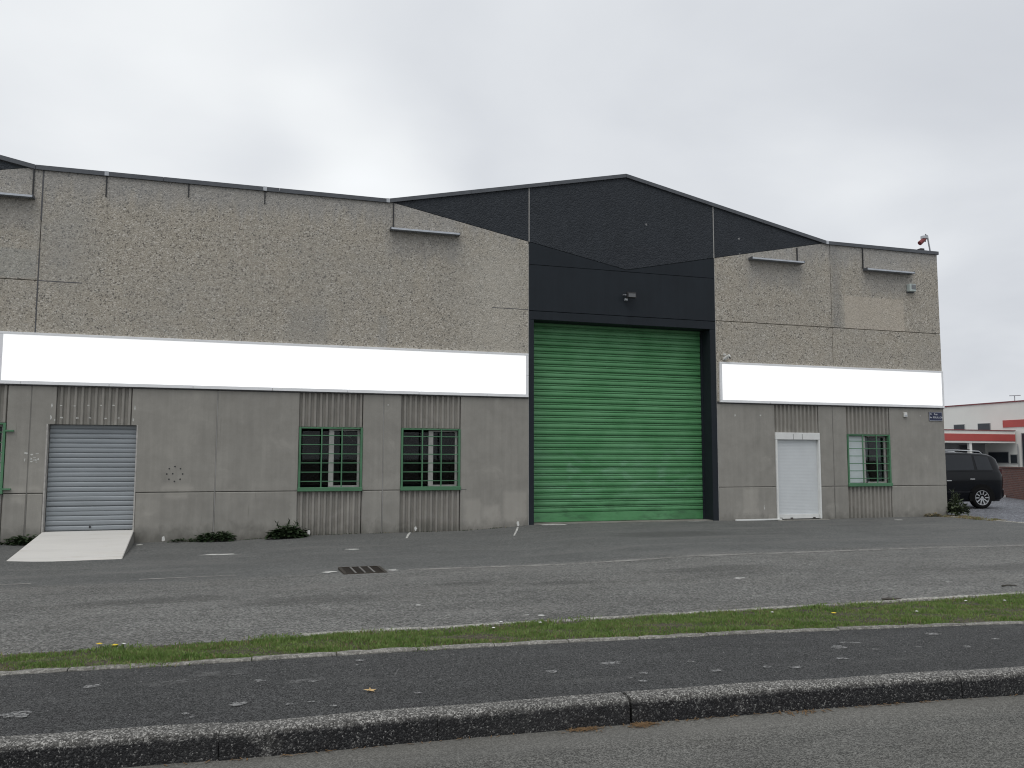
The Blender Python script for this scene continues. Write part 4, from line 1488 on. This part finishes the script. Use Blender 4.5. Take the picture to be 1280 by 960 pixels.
# plants ---------------------------------------------------------------------
def weed(name, x, y, z, n, rx, ry, h, leaf, mat, seed, label, spikes=0, stems=6):
    rnd = random.Random(seed)
    t = thing(name, label, 'weed', (x, y, z))
    v, f = [], []
    for i in range(n):
        a = rnd.uniform(0, 2 * math.pi)
        r = math.sqrt(rnd.random())
        px, py = x + math.cos(a) * r * rx, y + math.sin(a) * r * ry
        dome = math.sqrt(max(0.02, 1 - r * r * 0.85))
        pz_ = z + h * dome * rnd.uniform(0.25, 1.0)
        L = leaf * rnd.uniform(0.5, 1.3)
        az = a + rnd.uniform(-1.2, 1.2)
        el = rnd.uniform(-0.35, 0.75)
        d = Vector((math.cos(az) * math.cos(el), math.sin(az) * math.cos(el), math.sin(el)))
        s = d.cross(Vector((0, 0, 1))).normalized()
        s = (s + Vector((0, 0, rnd.uniform(-0.4, 0.4)))).normalized()
        u = s.cross(d).normalized()
        w = L * rnd.uniform(0.22, 0.38)
        b0 = Vector((px, py, pz_))
        k = len(v)
        v += [b0, b0 + d * L * 0.35 + s * w + u * w * 0.25, b0 + d * L * 0.75 + s * w * 0.7 - u * L * 0.06, b0 + d * L - u * L * 0.2, b0 + d * L * 0.75 - s * w * 0.7 - u * L * 0.06, b0 + d * L * 0.35 - s * w + u * w * 0.25, b0 + d * L * 0.45 - u * 0.004]
        f += [(k, k + 1, k + 6), (k + 1, k + 2, k + 6), (k + 2, k + 3, k + 6), (k + 3, k + 4, k + 6), (k + 4, k + 5, k + 6), (k + 5, k, k + 6)]
    for i in range(spikes):
        px = x + rnd.uniform(-0.4, 0.4) * rx
        b0 = Vector((px, y, z + h * 0.5))
        tip = b0 + Vector((rnd.uniform(-0.12, 0.12), rnd.uniform(-0.05, 0.05), h * rnd.uniform(0.7, 1.1)))
        for j in range(9):
            q = b0.lerp(tip, 0.3 + 0.7 * j / 8)
            az = rnd.uniform(0, 6.28)
            d = Vector((math.cos(az), math.sin(az), 0.9)).normalized()
            s = d.cross(Vector((0, 0, 1))).normalized() * leaf * 0.12
            k = len(v)
            v += [q - s, q + s, q + d * leaf * 0.7]
            f.append((k, k + 1, k + 2))
    mesh('leaves', v, f, mat, t, False)
    bm = bmesh.new()
    for i in range(stems):
        a = rnd.uniform(0, 2 * math.pi)
        e = Vector((x + math.cos(a) * rx * rnd.uniform(0.2, 0.8), y + math.sin(a) * ry * rnd.uniform(0.2, 0.8), z + h * rnd.uniform(0.5, 0.95)))
        tube(bm, [(x + rnd.uniform(-.2, .2) * rx, y, z - 0.02), Vector((x, y, z)).lerp(e, 0.5) + Vector((0, 0, h * 0.1)), e], [0.008, 0.006, 0.003], 5)
    from_bm('stem', bm, M['stem'], t)
    return t


weed('weed', -0.50, -0.16, -0.25, 420, 0.36, 0.14, 0.20, 0.09, M['weed'], 1, 'low dark weed spreading at the wall left of the first barred window')
weed('weed', -1.05, -0.10, -0.25, 150, 0.40, 0.07, 0.07, 0.06, M['weed'], 2, 'thin line of creeping weed between the grey door and the low bush')
weed('weed', 0.93, -0.24, -0.215, 520, 0.36, 0.22, 0.24, 0.13, M['weed'], 3, 'broad leaved dark green bush at the foot of the fluted wall', spikes=5)
weed('weed', -4.02, -0.16, -0.23, 300, 0.36, 0.14, 0.18, 0.10, M['weed'], 4, 'dark weeds in the corner left of the cement ramp')
weed('weed', -4.75, -0.15, -0.22, 120, 0.30, 0.10, 0.10, 0.08, M['weed'], 5, 'sparse weeds at the left edge of the picture')
weed('weed', 19.22, -0.02, -0.08, 520, 0.28, 0.26, 0.46, 0.12, M['weed_olive'], 6, 'bushy olive weed at the right corner of the building', spikes=14, stems=12)
weed('weed', 18.30, -0.10, -0.085, 150, 0.26, 0.07, 0.10, 0.06, M['grass_dry'], 7, 'dry brown tuft at the wall under the street name plate')


def rect_pts(x0_, x1_, y0, y1, zf):
    def fn(rng, n):
        X = rng.uniform(x0_, x1_, n)
        Y = rng.uniform(y0, y1, n)
        keep = rng.random(n) < 0.55 + 0.45 * np.sin(X * 7 + 2 * np.sin(Y * 6))
        X, Y = X[keep], Y[keep]
        return np.stack([X, Y, np.array([zf(a, c) for a, c in zip(X, Y)])], 1)
    return fn


grass('dry_grass', rect_pts(18.45, 18.98, -1.9, 0.15, lambda a, c: -0.085), 5200, 0.02, 0.06, [M['grass_dry'], M['grass']], 8, 'dry yellow grass along the edge between forecourt and yard', 0.006, 1.2)
# moss and dirt line at the wall foot
grass('wall_moss', rect_pts(-0.4, 6.4, -0.05, 0.0, lambda a, c: float(np.interp(a, WX, WZ))), 900, 0.008, 0.025, [M['weed'], M['grass_dry']], 12, 'thin dark moss where the wall meets the asphalt', 0.007, 1.0)

# dead leaf on the footway
rnd = random.Random(1)
v = [(0, 0, 0.012)]
lobes = [1.0, .35, .85, .4, 1.1, .35, .8, .3, .95, .4]
for k, r in enumerate(lobes):
    a = 2 * math.pi * k / len(lobes) + 0.3
    v.append((math.cos(a) * 0.042 * r, math.sin(a) * 0.042 * r, 0.003 + 0.016 * (r > 0.6) * rnd.random()))
o = mesh('dead_leaf', v, [(0, 1 + k, 1 + (k + 1) % 10) for k in range(10)], M['leaf_tan'])
o.location = (0.80, -13.59, 0.03)
tag(o, 'single tan dead leaf lying on the dark footway', 'leaf')

o = tube_obj('twig', [(8.50, -11.22, 0.012), (8.60, -11.20, 0.016), (8.72, -11.22, 0.010)], [0.009, 0.008, 0.004], M['twig'])
tag(o, 'thin dark twig on the forecourt near the right edge', 'twig')
o = blob('cardboard_scrap', 6.56, -11.60, 0.10, 0.06, M['twig'], None, lambda a, c: 0.0, 77, lift=0.02)
o.modifiers.new('thickness', 'SOLIDIFY').thickness = 0.008
tag(o, 'flat dark scrap beside the rear edge of the grass', 'scrap')

# flowers in the grass
def flower(x, y, yellow, label, group):
    t = thing('dandelion' if yellow else 'daisy', label, 'flower', (x, y, 0.02), group)
    tube_obj('stem', [(x, y, 0.015), (x + 0.004, y, 0.05)], 0.0025, M['stem'], t, 5)
    bm = bmesh.new()
    n = 14
    c = bm.verts.new((x + 0.004, y, 0.058))
    rr = 0.026 if yellow else 0.017
    ring = [bm.verts.new((x + 0.004 + math.cos(2 * math.pi * k / n) * rr * (1 if k % 2 else 0.7), y + math.sin(2 * math.pi * k / n) * rr * (1 if k % 2 else 0.7), 0.052)) for k in range(n)]
    for k in range(n):
        bm.faces.new((c, ring[k], ring[(k + 1) % n]))
    from_bm('petals', bm, M['yellow'] if yellow else M['petal'], t)


flower(-1.02, -11.72, True, 'yellow dandelion in the grass at the lower left, left of a paler one', 'flowers in the grass strip')
flower(-0.90, -11.80, True, 'second yellow dandelion in the grass at the lower left', 'flowers in the grass strip')
flower(5.30, -12.28, True, 'lone yellow dandelion in the right half of the grass strip', 'flowers in the grass strip')
DAISY = ((-0.84, -11.78, 'white daisy beside the yellow dandelions at the lower left'), (2.06, -12.02, 'white daisy in mid grass strip, nearer the footway than its pair'), (2.2, -11.78, 'white daisy at the rear edge of mid grass strip'),
         (2.52, -11.91, 'white daisy just right of the pair in mid grass strip'), (4.77, -12.08, 'white daisy left of the lone yellow dandelion'), (6.11, -12.44, 'white daisy right of the lone yellow dandelion, near the footway'),
         (7.05, -12.1, 'white daisy near the right edge, left of the last one'), (7.45, -12.2, 'white daisy nearest the right edge of the picture'))
for x, y, lb in DAISY:
    flower(x, y, False, lb, 'flowers in the grass strip')


# needles and leaf scraps washed into the gutter
def litter_pts(rng, n):
    P = []
    for cx_, w, k in ((2.36, 0.05, .30), (1.98, 0.06, .26), (3.44, 0.10, .14), (4.1, 0.30, .10), (2.76, 0.3, .08), (0.2, 0.5, .05), (1.2, .5, .04), (5.2, .6, .03)):
        m_ = int(n * k)
        X = cx_ + rng.normal(0, w, m_)
        Y = np.array([y_kerb(a) for a in X]) - 0.006 - np.abs(rng.normal(0, 0.03 if w < 0.11 else 0.008, m_))
        P.append(np.stack([X, Y, np.full(m_, -0.128)], 1))
    return np.concatenate(P)


def needles():
    rng = np.random.default_rng(5)
    P = litter_pts(rng, 420)
    v, f = [], []
    for x, y, z in P:
        a = rng.uniform(0, math.pi)
        L = rng.uniform(0.006, 0.022)
        w = rng.uniform(0.0012, 0.004)
        dx_, dy_ = math.cos(a), math.sin(a)
        k = len(v)
        z += rng.uniform(0.001, 0.008)
        v += [(x - dx_ * L - dy_ * w, y - dy_ * L + dx_ * w, z), (x - dx_ * L + dy_ * w, y - dy_ * L - dx_ * w, z), (x + dx_ * L + dy_ * w, y + dy_ * L - dx_ * w, z + 0.003), (x + dx_ * L - dy_ * w, y + dy_ * L + dx_ * w, z + 0.003)]
        f.append((k, k + 1, k + 2, k + 3))
    o = mesh('leaf_litter', v, f, M['litter'])
    o['kind'] = 'stuff'
    o['label'] = 'brown needles and leaf scraps washed along the kerb foot'


needles()


# loose grit on footway and forecourt
def grit(name, n, fn, mat, seed, smin, smax, label):
    rng = np.random.default_rng(seed)
    v, f = [], []
    for _ in range(n):
        x, y, z = fn(rng)
        s = rng.uniform(smin, smax)
        a = rng.uniform(0, 6.28)
        k = len(v)
        for j in range(3):
            v.append((x + math.cos(a + j * 2.1) * s, y + math.sin(a + j * 2.1) * s, z))
        v.append((x, y, z + s * 0.8))
        f += [(k, k + 1, k + 3), (k + 1, k + 2, k + 3), (k + 2, k, k + 3)]
    o = mesh(name, v, f, mat)
    o['kind'] = 'stuff'
    o['label'] = label


def g_f(rng):
    x = rng.uniform(-4, 14)
    y = rng.uniform(-11.7, -8.0)
    return x, y, fz(x, y) + 0.001


def g_p(rng):
    x = rng.uniform(-2, 8)
    t_ = rng.random() ** 0.6
    y = y_kerb(x) + 0.16 + (y_edging(x) - y_kerb(x) - 0.18) * t_
    return x, y, 0.0275


grit('loose_gravel', 2600, g_f, simple('grit_stone', (0.2, 0.195, 0.18), 0.9, 0, 0.5, 30), 21, 0.004, 0.014, 'fine loose gravel on the forecourt near the grass')
grit('loose_grit', 1800, g_p, simple('grit_pale', (0.17, 0.17, 0.165), 0.9, 0, 0.5, 30), 22, 0.002, 0.006, 'fine pale grit on the dark footway')

# ================================================================== CAR
CAR = thing('parked_car', 'black people carrier parked behind the right corner of the building', 'car', (23.01, 3.39, -0.08))
CAR['_w'] = 0
CAR.rotation_euler = (0, 0, math.atan2(0.22, -0.975))


def mat_carpaint():
    b = material('black_car_paint')
    p = b.pos()
    n = b.noise(p, 3, 4)
    b.set(b.bs.inputs['Base Color'], (0.003, 0.004, 0.006))
    b.set(b.bs.inputs['Roughness'], b.mr(n, 0.3, 0.7, 0.16, 0.26))
    b.set(b.bs.inputs['Coat Weight'], 0.15)
    b.set(b.bs.inputs['Specular IOR Level'], 0.2)
    b.set(b.bs.inputs['Coat Roughness'], 0.08)
    return b.mat


M['paint'] = mat_carpaint()
M['tint'] = simple('tinted_glass', (0.012, 0.015, 0.020), 0.08, spec=0.4)
M['tyre'] = simple('tyre_rubber', (0.007, 0.007, 0.007), 0.9, spec=0.15)
M['alloy'] = simple('alloy_wheel', (0.50, 0.51, 0.52), 0.3, 0.7, 0.1)
M['chrome'] = simple('chrome_trim', (0.7, 0.71, 0.72), 0.15, 0.9, 0.05)
M['tail'] = simple('tail_lamp_red', (0.045, 0.008, 0.008), 0.2)
M['plate'] = simple('number_plate', (0.6, 0.6, 0.56), 0.5)

# body stations: s (forward), z_sill, z_belt, z_roof, half widths at sill / belt / roof
ST = [(-0.84, 0.42, 0.95, 1.02, 0.66, 0.72, 0.62), (-0.81, 0.34, 1.08, 1.32, 0.80, 0.85, 0.68), (-0.72, 0.27, 1.17, 1.60, 0.88, 0.91, 0.70), (-0.56, 0.25, 1.21, 1.735, 0.92, 0.94, 0.73), (-0.30, 0.24, 1.22, 1.785, 0.93, 0.95, 0.755),
      (0.30, 0.23, 1.22, 1.82, 0.93, 0.95, 0.765), (1.0, 0.22, 1.20, 1.835, 0.93, 0.95, 0.77), (1.8, 0.22, 1.17, 1.83, 0.93, 0.95, 0.765), (2.35, 0.22, 1.13, 1.76, 0.93, 0.945, 0.74), (2.75, 0.22, 1.10, 1.56, 0.93, 0.94, 0.70),
      (3.15, 0.23, 1.06, 1.20, 0.925, 0.93, 0.72), (3.50, 0.24, 0.98, 1.04, 0.90, 0.89, 0.72), (3.78, 0.26, 0.86, 0.93, 0.84, 0.82, 0.66), (3.92, 0.34, 0.66, 0.74, 0.70, 0.68, 0.58)]


def section(s):
    cols_ = list(zip(*ST))
    val = [float(np.interp(s, cols_[0], cols_[k])) for k in range(1, 7)]
    zs, zb, zr, ws, wb_, wr = val
    pts = [(ws * 0.90, zs), (ws, zs + 0.06), (ws + 0.018, zs + (zb - zs) * 0.35), (wb_ + 0.012, zs + (zb - zs) * 0.68), (wb_, zb - 0.05), (wb_ - 0.022, zb)]
    hh = zr - zb
    pts += [(wb_ - 0.022 - (wb_ - wr - 0.022) * t_, zb + hh * q) for t_, q in ((0.30, 0.30), (0.62, 0.60), (0.86, 0.82), (1.0, 0.92))]
    pts += [(wr * 0.82, zb + hh * 0.985), (wr * 0.45, zb + hh * 1.0), (0.0, zb + hh * 1.005)]
    return pts


def body_mesh():
    ss = [-0.84, -0.82, -0.80, -0.76, -0.70, -0.62, -0.52, -0.42, -0.30] + [round(-0.3 + 0.1 * k, 2) for k in range(1, 36)] + [3.30, 3.4, 3.50, 3.60, 3.70, 3.78, 3.85, 3.92]
    ss = sorted(set(ss))
    bm = bmesh.new()
    rings = []
    for s in ss:
        P = section(s)
        ring = [bm.verts.new((s, y, z)) for y, z in P] + [bm.verts.new((s, -y, z)) for y, z in reversed(P[:-1])]
        rings.append(ring)
    n = len(rings[0])
    for i, (A, B) in enumerate(zip(rings, rings[1:])):
        for k in range(n):
            k2 = (k + 1) % n
            bm.faces.new((A[k], A[k2], B[k2], B[k]))
    bm.faces.new(rings[0])
    bm.faces.new(rings[-1][::-1])
    return bm


body = from_bm('body', body_mesh(), M['paint'], CAR, True)
bm = bmesh.new()
bm_box(bm, -0.7, 3.8, -0.80, 0.80, 0.24, 0.9)
from_bm('underbody', bm, M['black'], CAR)


def glass_patch(name, s0, s1, q0, q1, side, mat='tint', off=0.006, slant0=0.0, slant1=0.0):
    """window following the body side between section heights q0..q1 of the greenhouse"""
    v, f = [], []
    ns, nq = 8, 5
    for i in range(ns + 1):
        for j in range(nq + 1):
            q = q0 + (q1 - q0) * j / nq
            fr = j / nq
            s = (s0 + slant0 * fr) + ((s1 + slant1 * fr) - (s0 + slant0 * fr)) * i / ns
            P = section(s)[5:10]
            zs_ = [c for _, c in P]
            zz_ = zs_[0] + (zs_[-1] - zs_[0]) * q
            yy_ = float(np.interp(zz_, zs_, [a for a, _ in P]))
            v.append((s, side * (yy_ + off), zz_))
    for i in range(ns):
        for j in range(nq):
            a = i * (nq + 1) + j
            f.append((a, a + nq + 1, a + nq + 2, a + 1))
    return mesh(name, v, f, M[mat], CAR, True)


for sd_ in (1, -1):
    glass_patch('side_window', -0.44, 0.10, 0.06, 0.90, sd_, slant0=0.08, slant1=0.03)
    glass_patch('side_window', 0.20, 1.16, 0.06, 0.92, sd_, slant0=0.0)
    glass_patch('side_window', 1.25, 2.15, 0.06, 0.92, sd_, slant1=-0.12)
    glass_patch('belt_trim', -0.40, 2.2, -0.02, 0.03, sd_, 'paint', 0.012)
# rear and front glass
mesh('rear_window', [(-0.80, -0.60, 1.12), (-0.80, 0.60, 1.12), (-0.60, 0.58, 1.62), (-0.60, -0.58, 1.62)], [(0, 1, 2, 3)], M['tint'], CAR)
mesh('windscreen', [(3.16, -0.68, 1.14), (3.16, 0.68, 1.14), (2.42, 0.60, 1.73), (2.42, -0.60, 1.73)], [(0, 1, 2, 3)], M['tint'], CAR)
for sd_ in (1, -1):
    for s0, zz_ in ((0.22, 0.955), (1.02, 0.905)):
        box('door_handle', s0, s0 + 0.17, sd_ * 0.955 - 0.02, sd_ * 0.955 + 0.022, zz_ - 0.018, zz_ + 0.014, M['chrome'], CAR, 0.006)
    tube_obj('roof_rail', [(-0.25, sd_ * 0.66, 1.78), (-0.15, sd_ * 0.665, 1.855), (0.6, sd_ * 0.67, 1.89), (1.6, sd_ * 0.67, 1.89), (2.1, sd_ * 0.66, 1.82)], 0.016, M['chrome'], CAR)
    bm = bmesh.new()
    bm_box(bm, -0.80, -0.66, sd_ * 0.80 - 0.06, sd_ * 0.80 + 0.06, 0.90, 1.30, 0.02)
    from_bm('tail_lamp', bm, M['tail'], CAR)
    bm = bmesh.new()
    bm_box(bm, 3.55, 3.88, sd_ * 0.70 - 0.12, sd_ * 0.70 + 0.12, 0.68, 0.84, 0.03)
    from_bm('headlight', bm, M['chrome'], CAR)
    box('wing_mirror', 2.28, 2.44, sd_ * 1.05 - 0.1, sd_ * 1.05 + 0.1, 1.12, 1.28, M['paint'], CAR, 0.03)
    box('side_trim', -0.2, 2.9, sd_ * 0.945 - 0.01, sd_ * 0.945 + 0.012, 0.50, 0.56, M['paint'], CAR, 0.005)
bm = bmesh.new()
bm_box(bm, -0.875, -0.62, -0.84, 0.84, 0.34, 0.66, 0.06)
from_bm('rear_bumper', bm, M['paint'], CAR)
box('number_plate', -0.865, -0.85, -0.26, 0.26, 0.78, 0.89, M['plate'], CAR)
for xx in (0.15, 1.15):
    box('roof_bar', xx, xx + 0.05, -0.66, 0.66, 1.895, 1.92, M['black'], CAR, 0.006)


def lathe(bm, prof, seg, mtx):
    rings = []
    for r, y in prof:
        rings.append([bm.verts.new(mtx @ Vector((math.cos(2 * math.pi * k / seg) * r, y, math.sin(2 * math.pi * k / seg) * r))) for k in range(seg)])
    for A, B in zip(rings, rings[1:]):
        for k in range(seg):
            bm.faces.new((A[k], A[(k + 1) % seg], B[(k + 1) % seg], B[k]))
    return rings


for wx in (0.0, 2.98):
    for sd_ in (1, -1):
        n_ = 28
        v = [(wx, sd_ * 0.957, 0.36)]
        v += [(wx + 0.435 * math.cos(math.pi * (k / n_) * 1.3 - 0.15 * math.pi), sd_ * 0.957, max(0.235, 0.36 + 0.435 * math.sin(math.pi * (k / n_) * 1.3 - 0.15 * math.pi))) for k in range(n_ + 1)]
        mesh('wheel_well_shade', v, [(0, 1 + k, 2 + k) for k in range(n_)], M['tyre'], CAR)  # flat black disc, shade of the wheel well put into its colour
        mt = Matrix.Translation((wx, sd_ * 0.972, 0.355)) @ Matrix.Rotation(0 if sd_ > 0 else math.pi, 4, 'Z')
        bm = bmesh.new()
        lathe(bm, [(0.235, -0.22), (0.32, -0.215), (0.352, -0.18), (0.356, -0.11), (0.352, -0.035), (0.32, 0.0), (0.25, -0.004), (0.235, -0.02)], 36, mt)
        wheel = from_bm('wheel', bm, M['tyre'], CAR, True)
        bm = bmesh.new()
        lathe(bm, [(0.238, -0.20), (0.238, -0.005), (0.222, -0.006), (0.205, -0.05), (0.19, -0.16)], 36, mt)
        rings = lathe(bm, [(0.055, -0.03), (0.045, -0.012), (0.001, -0.010)], 20, mt)
        for k in range(10):
            a = 2 * math.pi * k / 10
            rr = Matrix.Rotation(a, 4, 'Y')
            vs = [bm.verts.new(mt @ rr @ Vector(c)) for c in ((0.04, -0.018, -0.018), (0.228, -0.008, -0.022), (0.228, -0.008, 0.012), (0.04, -0.018, 0.018), (0.04, -0.05, -0.018), (0.228, -0.03, -0.022), (0.228, -0.03, 0.012), (0.04, -0.05, 0.018))]
            for q in ((0, 1, 2, 3), (0, 4, 5, 1), (3, 2, 6, 7), (4, 7, 6, 5)):
                bm.faces.new([vs[i_] for i_ in q])
        r_ = from_bm('rim', bm, M['alloy'], wheel)
        bm = bmesh.new()
        rings = lathe(bm, [(0.236, -0.17), (0.001, -0.17)], 24, mt)
        from_bm('brake_disc', bm, M['black'], wheel)

# ================================================================== BACKGROUND: brick wall and white building
def mat_brick():
    b = material('red_brick')
    p = b.pos()
    x, y, z = b.sep(p)
    # distance along the wall
    al = b.add(b.mul(x, 0.55), b.mul(y, 0.835))
    vec = b.comb(al, z, 0.0)
    br = b.n('ShaderNodeTexBrick', {'Vector': vec, 'Color1': (0.19, 0.066, 0.048, 1), 'Color2': (0.11, 0.045, 0.038, 1), 'Mortar': (0.20, 0.17, 0.15, 1), 'Scale': 1.0, 'Mortar Size': 0.008, 'Brick Width': 0.22, 'Row Height': 0.072})
    n = b.noise(p, 2.0, 5)
    c = b.mix(b.mr(n, 0.4, 0.7, 0.0, 0.4), br.outputs[0], (0.09, 0.05, 0.045))
    b.set(b.bs.inputs['Base Color'], c)
    b.set(b.bs.inputs['Roughness'], 0.9)
    return b.mat


M['brick'] = mat_brick()
A = Vector((36.4, 16.8))
B = Vector((26.6, 1.9))
d = (B - A).normalized()
nrm = Vector((d.y, -d.x))
bw = thing('brick_wall', 'low red brick boundary wall behind the parked car', 'wall', (31.5, 9.4, -0.08))


def wall_slab(name, o0, o1, z0, z1, mat):
    v = []
    for z in (z0, z1):
        for p_, o_ in ((A, o0), (B, o0), (B, o1), (A, o1)):
            q = p_ + nrm * o_
            v.append((q.x, q.y, z))
    return mesh(name, v, [(0, 1, 5, 4), (1, 2, 6, 5), (2, 3, 7, 6), (3, 0, 4, 7), (4, 5, 6, 7), (3, 2, 1, 0)], mat, bw)


wall_slab('brickwork', 0.0, 0.24, -0.3, 1.16, M['brick'])
wall_slab('wall_cap', -0.03, 0.27, 1.16, 1.22, M['brick'])
wall_slab('concrete_footing', -0.03, 0.20, -0.3, 0.10, simple('footing', (0.22, 0.17, 0.14), 0.9, 0, 0.3))


def bw_pts(rng, n):
    t_ = rng.random(n)
    o_ = rng.uniform(-0.75, -0.02, n)
    X = A.x + (B.x - A.x) * t_ + nrm.x * o_
    Y = A.y + (B.y - A.y) * t_ + nrm.y * o_
    return np.stack([X, Y, np.full(n, -0.08)], 1)


grass('wall_grass', bw_pts, 9000, 0.10, 0.34, [M['weed_olive'], M['grass_dry']], 14, 'rough grass growing along the foot of the brick wall', 0.014, 0.8)
o = blob('white_rag', 30.75, 8.95, 0.24, 0.14, M['petal'], None, lambda a, c: -0.08, 78, lift=0.10)
o.modifiers.new('thickness', 'SOLIDIFY').thickness = 0.16
tag(o, 'small crumpled white bag on the ground by the brick wall', 'litter')

M['render'] = simple('off_white_render', (0.82, 0.82, 0.77), 0.9, 0, 0.05, 0.4)
M['redband'] = simple('red_fascia', (0.46, 0.085, 0.075), 0.5, 0, 0.07, 1.0)
M['darkred'] = simple('dark_red_trim', (0.20, 0.05, 0.055), 0.5)
M['greywall'] = simple('grey_inner_wall', (0.30, 0.31, 0.31), 0.9, 0, 0.1, 0.8)
M['winpane'] = simple('dark_window', (0.035, 0.042, 0.05), 0.12)
M['fwin'] = simple('window_frame_grey', (0.35, 0.36, 0.36), 0.5)
fb = thing('white_building', 'white flat roofed building with red fascia bands beyond the yard', 'building', (70, 40, 0))
XW = 63.3
box('wall', XW, 95, 20, 62, -0.3, 6.52, M['render'], fb)
box('roof_trim', XW - 0.08, 95.1, 19.9, 62.1, 6.52, 6.62, M['darkred'], fb)
# lower wing with canopy
box('canopy', 47.0, 63.12, 36.72, 39.9, 2.97, 4.0, M['render'], fb)
box('fascia_band', 46.99, 63.11, 36.68, 36.72, 3.12, 3.72, M['redband'], fb)
box('canopy_trim', 46.98, 63.14, 36.66, 39.9, 4.0, 4.07, M['darkred'], fb)
box('inner_wall', 47.0, XW, 40.0, 40.3, -0.3, 4.0, M['greywall'], fb)
box('column', 58.19, 58.46, 36.8, 37.05, -0.3, 2.97, M['render'], fb)
box('column', 51.0, 51.27, 36.8, 37.05, -0.3, 2.97, M['render'], fb)
# windows above the canopy, in reveals of the main wall
for y0, y1, z0, z1 in ((42.14, 43.3, 4.2, 4.77), (39.35, 40.6, 4.2, 4.77)):
    wn = box('window', XW - 0.06, XW - 0.004, y0 - 0.05, y1 + 0.05, z0 - 0.05, z1 + 0.05, M['fwin'], fb)
    box('pane', XW - 0.07, XW - 0.055, y0, y1, z0, z1, M['winpane'], wn)
box('fascia_band', XW - 0.06, XW - 0.004, 22.0, 38.0, 4.36, 4.98, M['redband'], fb)
do_ = box('door', XW - 0.05, XW - 0.004, 32.0, 36.25, -0.2, 3.84, M['fwin'], fb)
box('pane', XW - 0.065, XW - 0.05, 32.1, 36.15, 0.9, 3.78, M['winpane'], do_)
# windows of the inner wall
for x0_, x1_, z0, z1 in ((60.3, 61.3, 0.2, 2.85), (57.2, 59.1, 0.9, 2.4), (61.9, 62.9, 1.3, 2.25)):
    wn = box('window', x0_ - 0.06, x1_ + 0.06, 39.93, 39.99, z0 - 0.06, z1 + 0.06, M['fwin'], fb)
    box('pane', x0_, x1_, 39.915, 39.935, z0, z1, M['winpane'], wn)
for y0, y1, z0, z1 in ((37.6, 39.6, 1.3, 2.2), (36.75, 37.35, 1.28, 1.96)):
    wn = box('window', XW - 0.06, XW - 0.004, y0 - 0.05, y1 + 0.05, z0 - 0.05, z1 + 0.05, M['fwin'], fb)
    box('pane', XW - 0.07, XW - 0.055, y0, y1, z0, z1, M['winpane'], wn)
tube_obj('downpipe', [(XW - 0.1, 36.60, 2.9), (XW - 0.1, 36.55, 2.6), (XW - 0.1, 36.55, 0.5)], 0.05, M['fwin'], fb)
an = tube_obj('antenna_mast', [(XW + 0.3, 36.99, 6.5), (XW + 0.3, 36.99, 7.12)], 0.04, M['galv'], fb)
tube_obj('antenna_bar', [(XW + 0.3, 37.5, 7.12), (XW + 0.3, 36.4, 7.08)], 0.035, M['galv'], an)
